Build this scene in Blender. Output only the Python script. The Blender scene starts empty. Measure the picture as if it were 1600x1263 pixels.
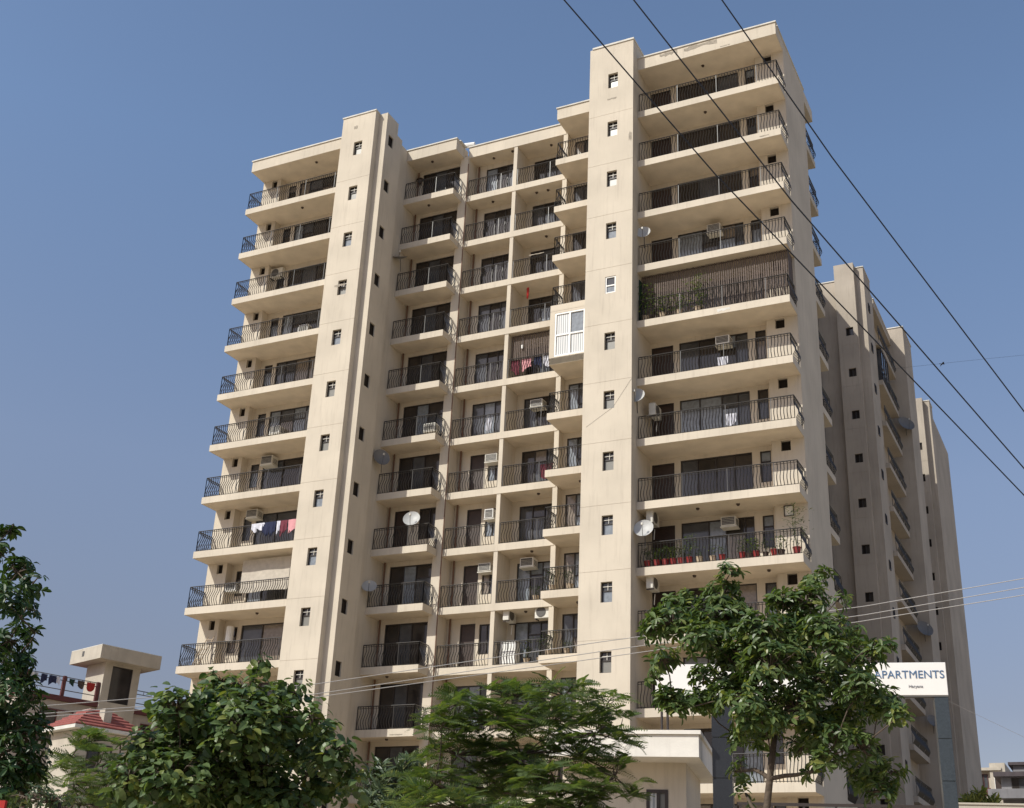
import bpy, math, random
from mathutils import Vector, Matrix
random.seed(7)
R = random.Random(11)
C = bpy.context.scene.collection

# ------------------------------------------------------------------ camera
CAM = Vector((18.3003, -48.0644, 1.5918))
YAW, PIT, ROL, FPX = 0.4688, 0.4136, 0.0473, 1937.18
_cy, _sy, _cp, _sp = math.cos(YAW), math.sin(YAW), math.cos(PIT), math.sin(PIT)
FW = Vector((-_sy*_cp, _cy*_cp, _sp)); _r = Vector((_cy, _sy, 0)); _u = _r.cross(FW)
_c, _s = math.cos(ROL), math.sin(ROL)
RT = _c*_r + _s*_u; UP = -_s*_r + _c*_u
cd = bpy.data.cameras.new('camera'); cam = bpy.data.objects.new('camera', cd); C.objects.link(cam)
m = Matrix.Identity(4)
for i in range(3):
    m[i][0] = RT[i]; m[i][1] = UP[i]; m[i][2] = -FW[i]; m[i][3] = CAM[i]
cam.matrix_world = m
cd.sensor_width = 36.0; cd.lens = FPX/1600*36; cd.clip_end = 5000; cd.clip_start = 0.1
bpy.context.scene.camera = cam

# ------------------------------------------------------------------ daylight
sun_dir = Vector((0.585, 1.0, -1.035)).normalized()
el = math.asin(-sun_dir.z); az = math.atan2(-sun_dir.x, -sun_dir.y)
w = bpy.data.worlds.new('World'); bpy.context.scene.world = w; w.use_nodes = True
nt = w.node_tree; bg = nt.nodes['Background']
sky = nt.nodes.new('ShaderNodeTexSky'); sky.sky_type = 'NISHITA'; sky.sun_disc = False
sky.sun_elevation = el; sky.sun_rotation = az % (2*math.pi)
sky.air_density = 1.0; sky.dust_density = 1.2; sky.ozone_density = 1.6; sky.altitude = 200
# dusty lower air: the sky greys evenly towards the horizon, all the way round
tcw = nt.nodes.new('ShaderNodeTexCoord'); sep = nt.nodes.new('ShaderNodeSeparateXYZ'); nt.links.new(tcw.outputs['Generated'], sep.inputs[0])
rmp = nt.nodes.new('ShaderNodeValToRGB'); el_ = rmp.color_ramp.elements
el_[0].position = 0.0; el_[0].color = (0.60, 0.49, 0.47, 1); el_[1].position = 0.56; el_[1].color = (1, 1, 1, 1)
for p_, c_ in ((0.175, (0.66, 0.53, 0.51, 1)), (0.34, (0.93, 0.80, 0.76, 1))):
    e_ = rmp.color_ramp.elements.new(p_); e_.color = c_
nt.links.new(sep.outputs[2], rmp.inputs[0])
mulw = nt.nodes.new('ShaderNodeMixRGB'); mulw.blend_type = 'MULTIPLY'; mulw.inputs[0].default_value = 1.0
nt.links.new(sky.outputs[0], mulw.inputs[1]); nt.links.new(rmp.outputs[0], mulw.inputs[2])
nt.links.new(mulw.outputs[0], bg.inputs[0]); bg.inputs[1].default_value = 0.11
sd = bpy.data.lights.new('sun', 'SUN'); sd.energy = 3.1; sd.angle = math.radians(0.53); sd.color = (0.98, 0.95, 0.86)
so = bpy.data.objects.new('sun', sd); C.objects.link(so); so.rotation_euler = sun_dir.to_track_quat('-Z', 'Y').to_euler()
so.location = (-20, -40, 80)
vs = bpy.context.scene.view_settings
vs.view_transform = 'Standard'; vs.look = 'None'; vs.gamma = 1.0; vs.use_curve_mapping = False; vs.exposure = 0.56
bpy.context.scene.cycles.max_bounces = 10; bpy.context.scene.cycles.diffuse_bounces = 6

# ------------------------------------------------------------------ materials
def newmat(name):
    m = bpy.data.materials.new(name); m.use_nodes = True
    return m, m.node_tree, m.node_tree.nodes['Principled BSDF']

def noisy(name, col, var=0.12, scale=3.0, rough=0.8, bump=0.0, bscale=40.0, streak=0.0, spec=0.3, metal=0.0):
    m, t, p = newmat(name)
    tc = t.nodes.new('ShaderNodeNewGeometry')
    n = t.nodes.new('ShaderNodeTexNoise'); n.inputs['Scale'].default_value = scale; n.inputs['Detail'].default_value = 6
    t.links.new(tc.outputs['Position'], n.inputs['Vector'])
    r = t.nodes.new('ShaderNodeMapRange'); r.inputs[1].default_value = 0.3; r.inputs[2].default_value = 0.7
    r.inputs[3].default_value = 1-var; r.inputs[4].default_value = 1+var*0.5
    t.links.new(n.outputs[0], r.inputs[0])
    mul = t.nodes.new('ShaderNodeMixRGB'); mul.blend_type = 'MULTIPLY'; mul.inputs[0].default_value = 1
    mul.inputs[1].default_value = (*col, 1); t.links.new(r.outputs[0], mul.inputs[2])
    out = mul.outputs[0]
    if streak:
        mp = t.nodes.new('ShaderNodeMapping'); mp.inputs['Scale'].default_value = (3.6, 3.6, 0.30)
        t.links.new(tc.outputs['Position'], mp.inputs['Vector'])
        n2 = t.nodes.new('ShaderNodeTexNoise'); n2.inputs['Scale'].default_value = 1.6; n2.inputs['Detail'].default_value = 8
        n2.inputs['Roughness'].default_value = 0.65
        t.links.new(mp.outputs[0], n2.inputs['Vector'])
        r2 = t.nodes.new('ShaderNodeMapRange'); r2.inputs[1].default_value = 0.52; r2.inputs[2].default_value = 0.78
        r2.inputs[3].default_value = 0; r2.inputs[4].default_value = streak
        t.links.new(n2.outputs[0], r2.inputs[0])
        mx = t.nodes.new('ShaderNodeMixRGB'); mx.inputs[2].default_value = (col[0]*0.45, col[1]*0.42, col[2]*0.40, 1)
        t.links.new(r2.outputs[0], mx.inputs[0]); t.links.new(out, mx.inputs[1]); out = mx.outputs[0]
    t.links.new(out, p.inputs['Base Color'])
    p.inputs['Roughness'].default_value = rough; p.inputs['Specular IOR Level'].default_value = spec
    p.inputs['Metallic'].default_value = metal
    if bump:
        nb = t.nodes.new('ShaderNodeTexNoise'); nb.inputs['Scale'].default_value = bscale; nb.inputs['Detail'].default_value = 4
        t.links.new(tc.outputs['Position'], nb.inputs['Vector'])
        b = t.nodes.new('ShaderNodeBump'); b.inputs['Strength'].default_value = bump; b.inputs['Distance'].default_value = 0.02
        t.links.new(nb.outputs[0], b.inputs['Height']); t.links.new(b.outputs[0], p.inputs['Normal'])
    return m

def plain(name, col, rough=0.5, spec=0.5, metal=0.0, var=0.06, scale=5):
    return noisy(name, col, var, scale, rough, spec=spec, metal=metal)

def leafmat(name, dark, light, trans=0.3, rough=0.45):
    m, t, p = newmat(name)
    g = t.nodes.new('ShaderNodeNewGeometry'); oi = t.nodes.new('ShaderNodeObjectInfo')
    ad = t.nodes.new('ShaderNodeMath'); ad.operation = 'ADD'
    t.links.new(g.outputs['Random Per Island'], ad.inputs[0]); t.links.new(oi.outputs['Random'], ad.inputs[1])
    fr = t.nodes.new('ShaderNodeMath'); fr.operation = 'FRACT'; t.links.new(ad.outputs[0], fr.inputs[0])
    cr = t.nodes.new('ShaderNodeValToRGB'); e = cr.color_ramp.elements
    e[0].color = (*dark, 1); e[1].color = (*light, 1); e[1].position = 0.85
    x = cr.color_ramp.elements.new(0.97); x.color = (light[0]*1.5, light[1]*1.2, light[2]*0.9, 1)
    t.links.new(fr.outputs[0], cr.inputs[0]); t.links.new(cr.outputs[0], p.inputs['Base Color'])
    p.inputs['Roughness'].default_value = rough; p.inputs['Specular IOR Level'].default_value = 0.35
    tr = t.nodes.new('ShaderNodeBsdfTranslucent')
    br = t.nodes.new('ShaderNodeMixRGB'); br.blend_type = 'MULTIPLY'; br.inputs[0].default_value = 1
    br.inputs[2].default_value = (1.3, 1.35, 0.5, 1); t.links.new(cr.outputs[0], br.inputs[1]); t.links.new(br.outputs[0], tr.inputs[0])
    mx = t.nodes.new('ShaderNodeMixShader'); mx.inputs[0].default_value = trans
    t.links.new(p.outputs[0], mx.inputs[1]); t.links.new(tr.outputs[0], mx.inputs[2])
    t.links.new(mx.outputs[0], t.nodes['Material Output'].inputs[0])
    return m

M = {}
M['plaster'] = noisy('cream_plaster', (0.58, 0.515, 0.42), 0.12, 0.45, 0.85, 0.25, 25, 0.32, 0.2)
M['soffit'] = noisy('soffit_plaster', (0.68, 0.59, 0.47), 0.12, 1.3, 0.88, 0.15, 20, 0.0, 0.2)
M['plaster_back'] = noisy('weathered_shade_darkened_plaster', (0.43, 0.375, 0.31), 0.16, 0.4, 0.85, 0.25, 25, 0.4, 0.2)  # older plaster, darkened further to paint in the shade of the rear blocks
M['coping'] = noisy('coping_concrete', (0.62, 0.60, 0.55), 0.15, 2, 0.8, 0.1, 30, 0.2)
M['iron'] = plain('black_painted_iron', (0.032, 0.029, 0.027), 0.38, 0.6)
M['frame'] = plain('brown_window_frame', (0.035, 0.028, 0.025), 0.45, 0.4)
M['door'] = plain('dark_wood_door', (0.045, 0.028, 0.022), 0.5, 0.4, var=0.2)
M['glass'] = noisy('dark_tinted_glass', (0.040, 0.034, 0.031), 0.5, 0.9, 0.07, spec=0.5)
M['glass_mid'] = noisy('smoky_glass', (0.075, 0.078, 0.085), 0.4, 1.2, 0.09, spec=0.5)
M['glass_beige'] = noisy('glass_over_beige_curtain', (0.21, 0.175, 0.14), 0.25, 6, 0.14, spec=0.5)
M['glass_cur'] = noisy('glass_over_curtain', (0.22, 0.245, 0.275), 0.25, 6, 0.12, spec=0.5)
M['frost'] = plain('frosted_glass', (0.20, 0.195, 0.175), 0.3, 0.5)
M['void'] = plain('dark_vent_interior', (0.022, 0.017, 0.014), 0.8, 0.2)
M['white'] = plain('white_paint', (0.78, 0.77, 0.74), 0.5, 0.4)
M['acbody'] = plain('off_white_casing', (0.60, 0.58, 0.52), 0.5, 0.4, var=0.1)
M['grille'] = plain('grey_grille', (0.10, 0.095, 0.09), 0.6, 0.3)
M['dish'] = plain('satellite_dish_grey', (0.42, 0.42, 0.41), 0.5, 0.4)
M['dishdark'] = plain('dark_mesh_dish', (0.17, 0.165, 0.16), 0.6, 0.3)
M['blind'] = noisy('brown_reed_blind', (0.13, 0.10, 0.085), 0.3, 8, 0.8)
M['pipe'] = plain('brown_pipe', (0.16, 0.09, 0.06), 0.6, 0.3)
M['redpot'] = plain('red_plastic', (0.24, 0.028, 0.026), 0.45, 0.4, var=0.15)
M['claypot'] = plain('pale_clay', (0.45, 0.36, 0.26), 0.8, 0.2)
M['curtain'] = noisy('white_curtain', (0.66, 0.66, 0.65), 0.12, 9, 0.25)
_t = M['curtain'].node_tree; _g = _t.nodes.new('ShaderNodeNewGeometry'); _w = _t.nodes.new('ShaderNodeTexWave'); _w.bands_direction = 'X'
_w.inputs['Scale'].default_value = 2.6; _w.inputs['Distortion'].default_value = 2.5; _w.inputs['Detail'].default_value = 2
_mp = _t.nodes.new('ShaderNodeMapping'); _mp.inputs['Scale'].default_value = (1, 1, 0.12); _t.links.new(_g.outputs['Position'], _mp.inputs['Vector']); _t.links.new(_mp.outputs[0], _w.inputs['Vector'])
_cr = _t.nodes.new('ShaderNodeValToRGB'); _cr.color_ramp.elements[0].color = (0.27, 0.29, 0.31, 1); _cr.color_ramp.elements[1].color = (0.66, 0.66, 0.65, 1); _cr.color_ramp.elements[1].position = 0.7  # wave bands paint the shading of hanging folds into the curtain colour
_t.links.new(_w.outputs[0], _cr.inputs[0]); _t.links.new(_cr.outputs[0], _t.nodes['Principled BSDF'].inputs['Base Color'])
M['sheet'] = noisy('cream_sheet', (0.50, 0.45, 0.38), 0.12, 5, 0.9)
M['pink'] = plain('pink_cloth', (0.62, 0.30, 0.32), 0.9, 0.1)
M['pale'] = plain('pale_cloth', (0.62, 0.62, 0.68), 0.9, 0.1)
M['navy'] = plain('navy_cloth', (0.03, 0.035, 0.07), 0.9, 0.1)
M['maroon'] = plain('maroon_cloth', (0.16, 0.045, 0.06), 0.9, 0.1)
M['redc'] = plain('red_cloth', (0.38, 0.04, 0.035), 0.9, 0.1)
M['grey_mark'] = noisy('peeled_patch', (0.33, 0.29, 0.235), 0.25, 8, 0.9)
M['wire'] = plain('black_cable', (0.03, 0.034, 0.045), 0.6, 0.3)
M['wirel'] = plain('weathered_aluminium_cable', (0.40, 0.38, 0.36), 0.5, 0.4)
M['granite'] = noisy('dark_granite', (0.022, 0.024, 0.028), 0.4, 60, 0.18, spec=0.5)
M['granite2'] = noisy('blue_grey_stone', (0.040, 0.050, 0.058), 0.3, 30, 0.3, spec=0.5)
M['sign'] = plain('white_sign_board', (0.80, 0.77, 0.73), 0.45, 0.4, var=0.03)
M['signtxt'] = plain('blue_lettering', (0.085, 0.155, 0.27), 0.5, 0.3)
M['signgrey'] = plain('grey_lettering', (0.30, 0.30, 0.32), 0.5, 0.3)
M['canopy'] = noisy('white_canopy_paint', (0.74, 0.70, 0.63), 0.1, 2, 0.75, 0.15, 25, 0.2)
M['steel'] = plain('brown_painted_steel', (0.042, 0.031, 0.027), 0.45, 0.4)
M['house'] = noisy('house_cream_wall', (0.46, 0.415, 0.345), 0.16, 1, 0.85, 0.2, 25, 0.25)
M['housegrey'] = noisy('house_grey_wall', (0.42, 0.37, 0.32), 0.1, 1, 0.85, 0.2, 25, 0.25)
M['band'] = plain('maroon_band_paint', (0.12, 0.045, 0.045), 0.7, 0.2)
M['tile'] = noisy('red_roof_tile', (0.27, 0.085, 0.07), 0.25, 6, 0.75)
M['bark'] = noisy('bark', (0.105, 0.08, 0.06), 0.35, 12, 0.9, 0.6, 30)
M['barkpale'] = noisy('pale_bark', (0.42, 0.38, 0.31), 0.25, 12, 0.9, 0.4, 30)
M['leaf_r'] = leafmat('glossy_leaf', (0.042, 0.080, 0.027), (0.140, 0.192, 0.066), 0.38, 0.36)
M['leaf_b'] = leafmat('broad_leaf', (0.042, 0.080, 0.028), (0.140, 0.195, 0.072), 0.32, 0.42)
M['leaf_f'] = leafmat('feathery_leaf', (0.060, 0.098, 0.036), (0.115, 0.160, 0.058), 0.5, 0.55)
M['leaf_d'] = leafmat('dark_leaf', (0.016, 0.042, 0.014), (0.045, 0.090, 0.024), 0.25, 0.4)
M['leaf_o'] = leafmat('grey_green_leaf', (0.035, 0.060, 0.030), (0.11, 0.15, 0.075), 0.25, 0.4)
M['leaf_y'] = leafmat('yellow_green_leaf', (0.12, 0.15, 0.04), (0.26, 0.29, 0.09), 0.35, 0.5)
M['leaf_p'] = leafmat('palm_leaf', (0.045, 0.085, 0.020), (0.13, 0.19, 0.05), 0.3, 0.45)
M['soil'] = noisy('dry_ground', (0.42, 0.34, 0.235), 0.3, 0.8, 0.95, 0.5, 6)
M['asphalt'] = noisy('asphalt', (0.055, 0.053, 0.05), 0.25, 3, 0.9, 0.3, 60)
M['kerb'] = noisy('kerb_concrete', (0.35, 0.33, 0.30), 0.2, 3, 0.85, 0.2, 40)
M['paint'] = plain('road_paint', (0.7, 0.7, 0.66), 0.7, 0.2)
M['dark_roof'] = noisy('dark_roof_paint', (0.075, 0.062, 0.066), 0.25, 2, 0.8)
M['house_shade'] = noisy('shade_tinted_grey_wall', (0.20, 0.195, 0.205), 0.2, 1, 0.85, 0.2, 25, 0.25)  # grey wall with the bluish shade of its front put into the colour
M['tank'] = plain('black_water_tank', (0.02, 0.02, 0.022), 0.5, 0.4)
M['bird'] = plain('dark_feathers', (0.03, 0.028, 0.026), 0.8, 0.2)
M['lamp'] = plain('dark_lamp', (0.06, 0.04, 0.03), 0.5, 0.4)
M['green_shade'] = noisy('green_shade_cloth', (0.02, 0.045, 0.03), 0.3, 8, 0.9)

# ------------------------------------------------------------------ mesh helpers
class MB:
    def __init__(s): s.v = []; s.f = []
    def add(s, vs, fs):
        o = len(s.v); s.v += [tuple(v) for v in vs]; s.f += [tuple(i+o for i in f) for f in fs]; return s
    def box(s, x0, x1, y0, y1, z0, z1):
        return s.add([(x0,y0,z0),(x1,y0,z0),(x1,y1,z0),(x0,y1,z0),(x0,y0,z1),(x1,y0,z1),(x1,y1,z1),(x0,y1,z1)],
                     [(0,3,2,1),(4,5,6,7),(0,1,5,4),(1,2,6,5),(2,3,7,6),(3,0,4,7)])
    def quad(s, a, b, c, d): return s.add([a,b,c,d], [(0,1,2,3)])
    def prism(s, poly, z0, z1):
        n = len(poly)
        return s.add([(x,y,z0) for x,y in poly]+[(x,y,z1) for x,y in poly],
                     [tuple(range(n))[::-1], tuple(range(n,2*n))]+[(i,(i+1)%n,(i+1)%n+n,i+n) for i in range(n)])
    def tube(s, pts, r, n=6, cap=True):
        pts = [Vector(p) for p in pts]; rs = r if isinstance(r, (list, tuple)) else [r]*len(pts)
        o = len(s.v); prev = None
        for i, p in enumerate(pts):
            t = (pts[min(i+1, len(pts)-1)]-pts[max(i-1, 0)])
            if t.length < 1e-9: t = Vector((0,0,1))
            t.normalize()
            if prev is None:
                a = Vector((0,0,1)) if abs(t.z) < 0.9 else Vector((1,0,0)); u = t.cross(a).normalized()
            else:
                u = (prev - t*prev.dot(t))
                u = u.normalized() if u.length > 1e-6 else t.orthogonal().normalized()
            prev = u; v = t.cross(u)
            for k in range(n):
                a = 2*math.pi*k/n; q = p + rs[i]*(math.cos(a)*u+math.sin(a)*v); s.v.append(tuple(q))
        for i in range(len(pts)-1):
            for k in range(n):
                a = o+i*n+k; b = o+i*n+(k+1)%n; s.f.append((a, b, b+n, a+n))
        if cap:
            s.f.append(tuple(o+k for k in range(n))[::-1]); s.f.append(tuple(o+(len(pts)-1)*n+k for k in range(n)))
        return s
    def lathe(s, prof, n=14, mat=None):
        o = len(s.v)
        for r, z in prof:
            for k in range(n):
                a = 2*math.pi*k/n; p = Vector((r*math.cos(a), r*math.sin(a), z))
                s.v.append(tuple(mat @ p) if mat else tuple(p))
        for i in range(len(prof)-1):
            for k in range(n):
                a = o+i*n+k; b = o+i*n+(k+1)%n; s.f.append((a,b,b+n,a+n))
        return s
    def mesh(s, name, mat, smooth=False):
        me = bpy.data.meshes.new(name); me.from_pydata(s.v, [], s.f); me.materials.append(mat)
        if smooth: me.polygons.foreach_set('use_smooth', [True]*len(me.polygons))
        me.update(); return me
    def build(s, name, mat, parent=None, smooth=False, loc=(0,0,0), rz=0):
        return put(name, s.mesh(name, mat, smooth), parent, loc, rz)
    def bevel_mesh(s, name, mat, w=0.02):
        import bmesh
        me = s.mesh(name, mat); bm = bmesh.new(); bm.from_mesh(me)
        bmesh.ops.remove_doubles(bm, verts=bm.verts, dist=1e-5)
        bmesh.ops.bevel(bm, geom=[e for e in bm.edges], offset=w, segments=1, affect='EDGES', clamp_overlap=True)
        bm.to_mesh(me); bm.free(); return me

def put(name, me, parent=None, loc=(0,0,0), rz=0):
    o = bpy.data.objects.new(name, me); C.objects.link(o); o.location = loc
    if rz: o.rotation_euler = (0,0,rz)
    if parent: o.parent = parent
    return o

def tag(o, label=None, cat=None, group=None, kind=None):
    if label: o['label'] = label
    if cat: o['category'] = cat
    if group: o['group'] = group
    if kind: o['kind'] = kind
    return o

def thing(name, label, cat, loc=(0,0,0), rz=0, group=None):
    o = bpy.data.objects.new(name, None); C.objects.link(o); o.location = loc; o.rotation_euler = (0,0,rz)
    o.empty_display_size = 0.3
    return tag(o, label, cat, group)

def sight(px, py, dist):
    """a point on the ground plan at that distance, seen at that place of the photograph"""
    v = (px-800)/FPX*RT - (py-631.5)/FPX*UP + FW
    return CAM + v*(dist/math.hypot(v.x, v.y))

# ------------------------------------------------------------------ ground
gm = MB(); n = 24; S = 1500.0
gm.quad((-S,-S,0),(S,-S,0),(S,S,0),(-S,S,0))
tag(gm.build('ground', M['soil']), kind='structure')
RD = math.radians(12)
def road_strip(name, a, b, z, mat, x0=-220, x1=220):
    return MB().box(x0, x1, a, b, z-0.15 if z > 0.05 else z-0.003, z).build(name, mat, None, loc=(18, -48, 0), rz=RD)
tag(road_strip('road', -8.0, 1.0, 0.004, M['asphalt']), kind='structure')
tag(road_strip('kerb', 1.0, 1.22, 0.13, M['kerb']), kind='structure')
tag(road_strip('pavement', 1.22, 4.0, 0.11, M['kerb']), kind='structure')
lm = MB()
for i in range(-30, 30): lm.box(i*6, i*6+3, -3.6, -3.45, 0.0045, 0.008)
tag(lm.build('lane_marking', M['paint'], None, loc=(18,-48,0), rz=RD), kind='structure')

# ------------------------------------------------------------------ wall with openings
def fmap(Y): return lambda u, d, z: (u, Y+d, z)
def smap(X): return lambda u, d, z: (X-d, u, z)
def holed(mb, mp, u0, u1, z0, z1, holes, depth=0.12, groove=()):
    us = sorted(set([u0,u1]+[h[0] for h in holes]+[h[1] for h in holes]))
    zs = [z0,z1]+[h[2] for h in holes]+[h[3] for h in holes]
    for g in groove: zs += [g-0.007, g+0.007]
    zs = sorted(set(zs))
    for i in range(len(us)-1):
        for j in range(len(zs)-1):
            uc = (us[i]+us[i+1])/2; zc = (zs[j]+zs[j+1])/2
            if any(h[0] < uc < h[1] and h[2] < zc < h[3] for h in holes): continue
            d = 0.010 if any(abs(zc-g) < 0.006 for g in groove) else 0
            mb.quad(mp(us[i],d,zs[j]), mp(us[i+1],d,zs[j]), mp(us[i+1],d,zs[j+1]), mp(us[i],d,zs[j+1]))
    for g in groove:
        mb.quad(mp(u0,0,g-0.007), mp(u1,0,g-0.007), mp(u1,0.010,g-0.007), mp(u0,0.010,g-0.007))
        mb.quad(mp(u0,0,g+0.007), mp(u1,0,g+0.007), mp(u1,0.010,g+0.007), mp(u0,0.010,g+0.007))
    for a, b, c, e in holes:
        mb.quad(mp(a,0,c), mp(b,0,c), mp(b,depth,c), mp(a,depth,c))
        mb.quad(mp(a,0,e), mp(b,0,e), mp(b,depth,e), mp(a,depth,e))
        mb.quad(mp(a,0,c), mp(a,depth,c), mp(a,depth,e), mp(a,0,e))
        mb.quad(mp(b,0,c), mp(b,depth,c), mp(b,depth,e), mp(b,0,e))
    return mb

_cache = {}
def cached(key, fn):
    if key not in _cache: _cache[key] = fn()
    return _cache[key]

def frame_mesh(w, h, vs, hs, t, d, mat):
    mb = MB(); y0, y1 = d-0.07, d+0.02
    mb.box(0, w, y0, y1, 0, t).box(0, w, y0, y1, h-t, h)
    mb.box(0, t, y0, y1, t, h-t).box(w-t, w, y0, y1, t, h-t)
    for v in vs: mb.box(v-t/2, v+t/2, y0+0.005, y1, t, h-t)
    for a, b, z in hs: mb.box(a, b, y0+0.008, y1, z-t/2, z+t/2)
    return mb.mesh('window_frame', M[mat])

def place_window(parent, x, y, z, w, h, cols, trans, panes, rz=0, depth=0.12, name='window', fm='frame', t=0.05):
    """cols: mullion positions; trans: {column: height}; panes: material keys, column by column, bottom first"""
    edges = [0]+list(cols)+[w]
    hs = [(edges[c], edges[c+1], zz) for c, zz in sorted(trans.items())]
    me = cached(('f', round(w,3), round(h,3), tuple(cols), tuple(hs), t, fm, depth), lambda: frame_mesh(w, h, cols, hs, t, depth, fm))
    o = put(name, me, parent, (x, y, z), rz)
    k = 0
    for c in range(len(edges)-1):
        cuts = [0]+([trans[c]] if c in trans else [])+[h]
        for q in range(len(cuts)-1):
            a, b, z0, z1 = edges[c]+0.004, edges[c+1]-0.004, cuts[q]+0.004, cuts[q+1]-0.004
            mk = panes[k % len(panes)]; k += 1
            pm = cached(('p', round(b-a,3), round(z1-z0,3), mk), lambda: MB().box(0, b-a, 0, 0.02, 0, z1-z0).mesh('pane', M[mk]))
            put('pane', pm, o, (a, depth-0.02+0.012*(c % 2), z0))
    return o

# ------------------------------------------------------------------ railings
BULGE = [(0.0,0.0),(0.12,0.055),(0.28,0.145),(0.44,0.13),(0.62,0.04),(0.80,-0.045),(0.94,-0.045),(1.08,0.0)]
def railing_mesh(path, sp=0.145, h=1.12):
    mb = MB()
    for (x0,y0),(x1,y1) in zip(path[:-1], path[1:]):
        L = math.hypot(x1-x0, y1-y0); tx, ty = (x1-x0)/L, (y1-y0)/L; nx, ny = ty, -tx
        nb = max(2, int(round(L/sp)))
        for i in range(nb+1):
            s = L*i/nb; bx, by = x0+tx*s, y0+ty*s
            if i % 14 == 0 or i == nb:
                mb.box(bx-0.014, bx+0.014, by-0.014, by+0.014, 0, h)
                continue
            hw = 0.018; o = len(mb.v)
            for z, b in BULGE:
                cx, cy = bx+nx*b, by+ny*b
                for a, c in ((-hw,-hw*0.8),(hw,-hw*0.8),(0,hw)):
                    mb.v.append((cx+tx*a+nx*c, cy+ty*a+ny*c, 0.02+z))
            for j in range(len(BULGE)-1):
                for k in range(3):
                    p = o+j*3+k; q = o+j*3+(k+1) % 3; mb.f.append((p,q,q+3,p+3))
        mb.tube([(x0,y0,h),(x1,y1,h)], 0.026, 6); mb.tube([(x0,y0,h-0.09),(x1,y1,h-0.09)], 0.014, 4)
        mb.tube([(x0,y0,0.06),(x1,y1,0.06)], 0.014, 4)
    return mb.mesh('railing', M['iron'])

# ------------------------------------------------------------------ the apartment building
B = thing('apartment_building', 'tall cream thirteen storey apartment building with stacked balconies and two windowed towers', 'apartment building')
TOP = 43.5
NL = 13
def zb(k): return TOP-3*k           # underside of slab k
def zf(k): return zb(k)+0.35        # floor on slab k
ZR = 44.2
grooves = [zb(k)+0.15 for k in range(1, NL+1)]

# right tower (bathroom stack)
holesR = [(-1.37, -0.84, TOP-0.34-0.9-3*i, TOP-0.34-3*i) for i in range(13)]
mb = holed(MB(), fmap(0), -2.4, 0, 0, 45.0, holesR, 0.2, grooves)
mb.quad((0,0,0),(0,2.5,0),(0,2.5,45),(0,0,45)); mb.quad((-2.4,0,0),(-2.4,4.8,0),(-2.4,4.8,45),(-2.4,0,45))
mb.quad((0,2.5,44.2),(0,6.8,44.2),(0,6.8,45),(0,2.5,45)); mb.quad((-2.4,6.8,44.2),(0,6.8,44.2),(0,6.8,45),(-2.4,6.8,45))
mb.quad((-2.4,0,45),(0,0,45),(0,6.8,45),(-2.4,6.8,45)); mb.quad((-2.4,4.8,44.2),(-2.4,6.8,44.2),(-2.4,6.8,45),(-2.4,4.8,45))
mb.box(-2.2,-0.05,0.25,6.7,0,44.9)
mb.build('tower_wall', M['plaster'], B)
MB().box(-2.26,0.04,-0.05,6.84,45.0,45.10).build('tower_coping', M['coping'], B)
# left tower with its side strip
holesL = [(-16.88, -16.33, TOP-0.34-0.9-3*i, TOP-0.34-3*i) for i in range(13)]
mb = holed(MB(), fmap(0), -17.8, -15.6, 0, 45.0, holesL, 0.2, grooves)
mb.quad((-15.6,0,0),(-15.6,0.42,0),(-15.6,0.42,45),(-15.6,0,45)); mb.quad((-17.8,0,0),(-17.8,2.35,0),(-17.8,2.35,45),(-17.8,0,45))
mb.quad((-17.8,0,45),(-15.6,0,45),(-15.6,0.42,45),(-17.8,0.42,45))
mb.box(-17.7,-15.75,0.22,0.41,0,44.9)
mb.build('tower_wall', M['plaster'], B)
MB().box(-17.84,-15.56,-0.05,0.40,45.0,45.08).build('tower_coping', M['coping'], B)
XE = -15.06
holesS = [(0.72, 1.22, TOP-0.52-3*i, TOP+0.20-3*i) for i in range(13)]
mb = MB(); mb.quad((-15.6,0.42,0),(XE,0.42,0),(XE,0.42,45),(-15.6,0.42,45))
holed(mb, smap(XE), 0.42, 1.6, 0, 45.0, holesS, 0.15)
mb.quad((XE,1.6,0),(XE,2.15,0),(XE,2.15,44.2),(XE,1.6,44.2)); mb.quad((XE,2.15,0),(-15.3,2.15,0),(-15.3,2.15,44.2),(XE,2.15,44.2))
mb.quad((-15.3,2.15,0),(-15.3,4.5,0),(-15.3,4.5,44.2),(-15.3,2.15,44.2))
mb.quad((-17.8,0.42,45),(XE,0.42,45),(XE,1.6,45),(-17.8,1.6,45)); mb.quad((XE,1.6,44.2),(-17.8,1.6,44.2),(-17.8,1.6,45),(XE,1.6,45)); mb.quad((XE,1.6,44.2),(XE,2.15,44.2),(-15.3,2.15,44.2),(-15.3,1.6,44.2))
mb.box(-17.7,-15.5,0.43,6.5,0,44.15)
mb.build('tower_side_wall', M['plaster'], B)
Rw = random.Random(3)
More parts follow.
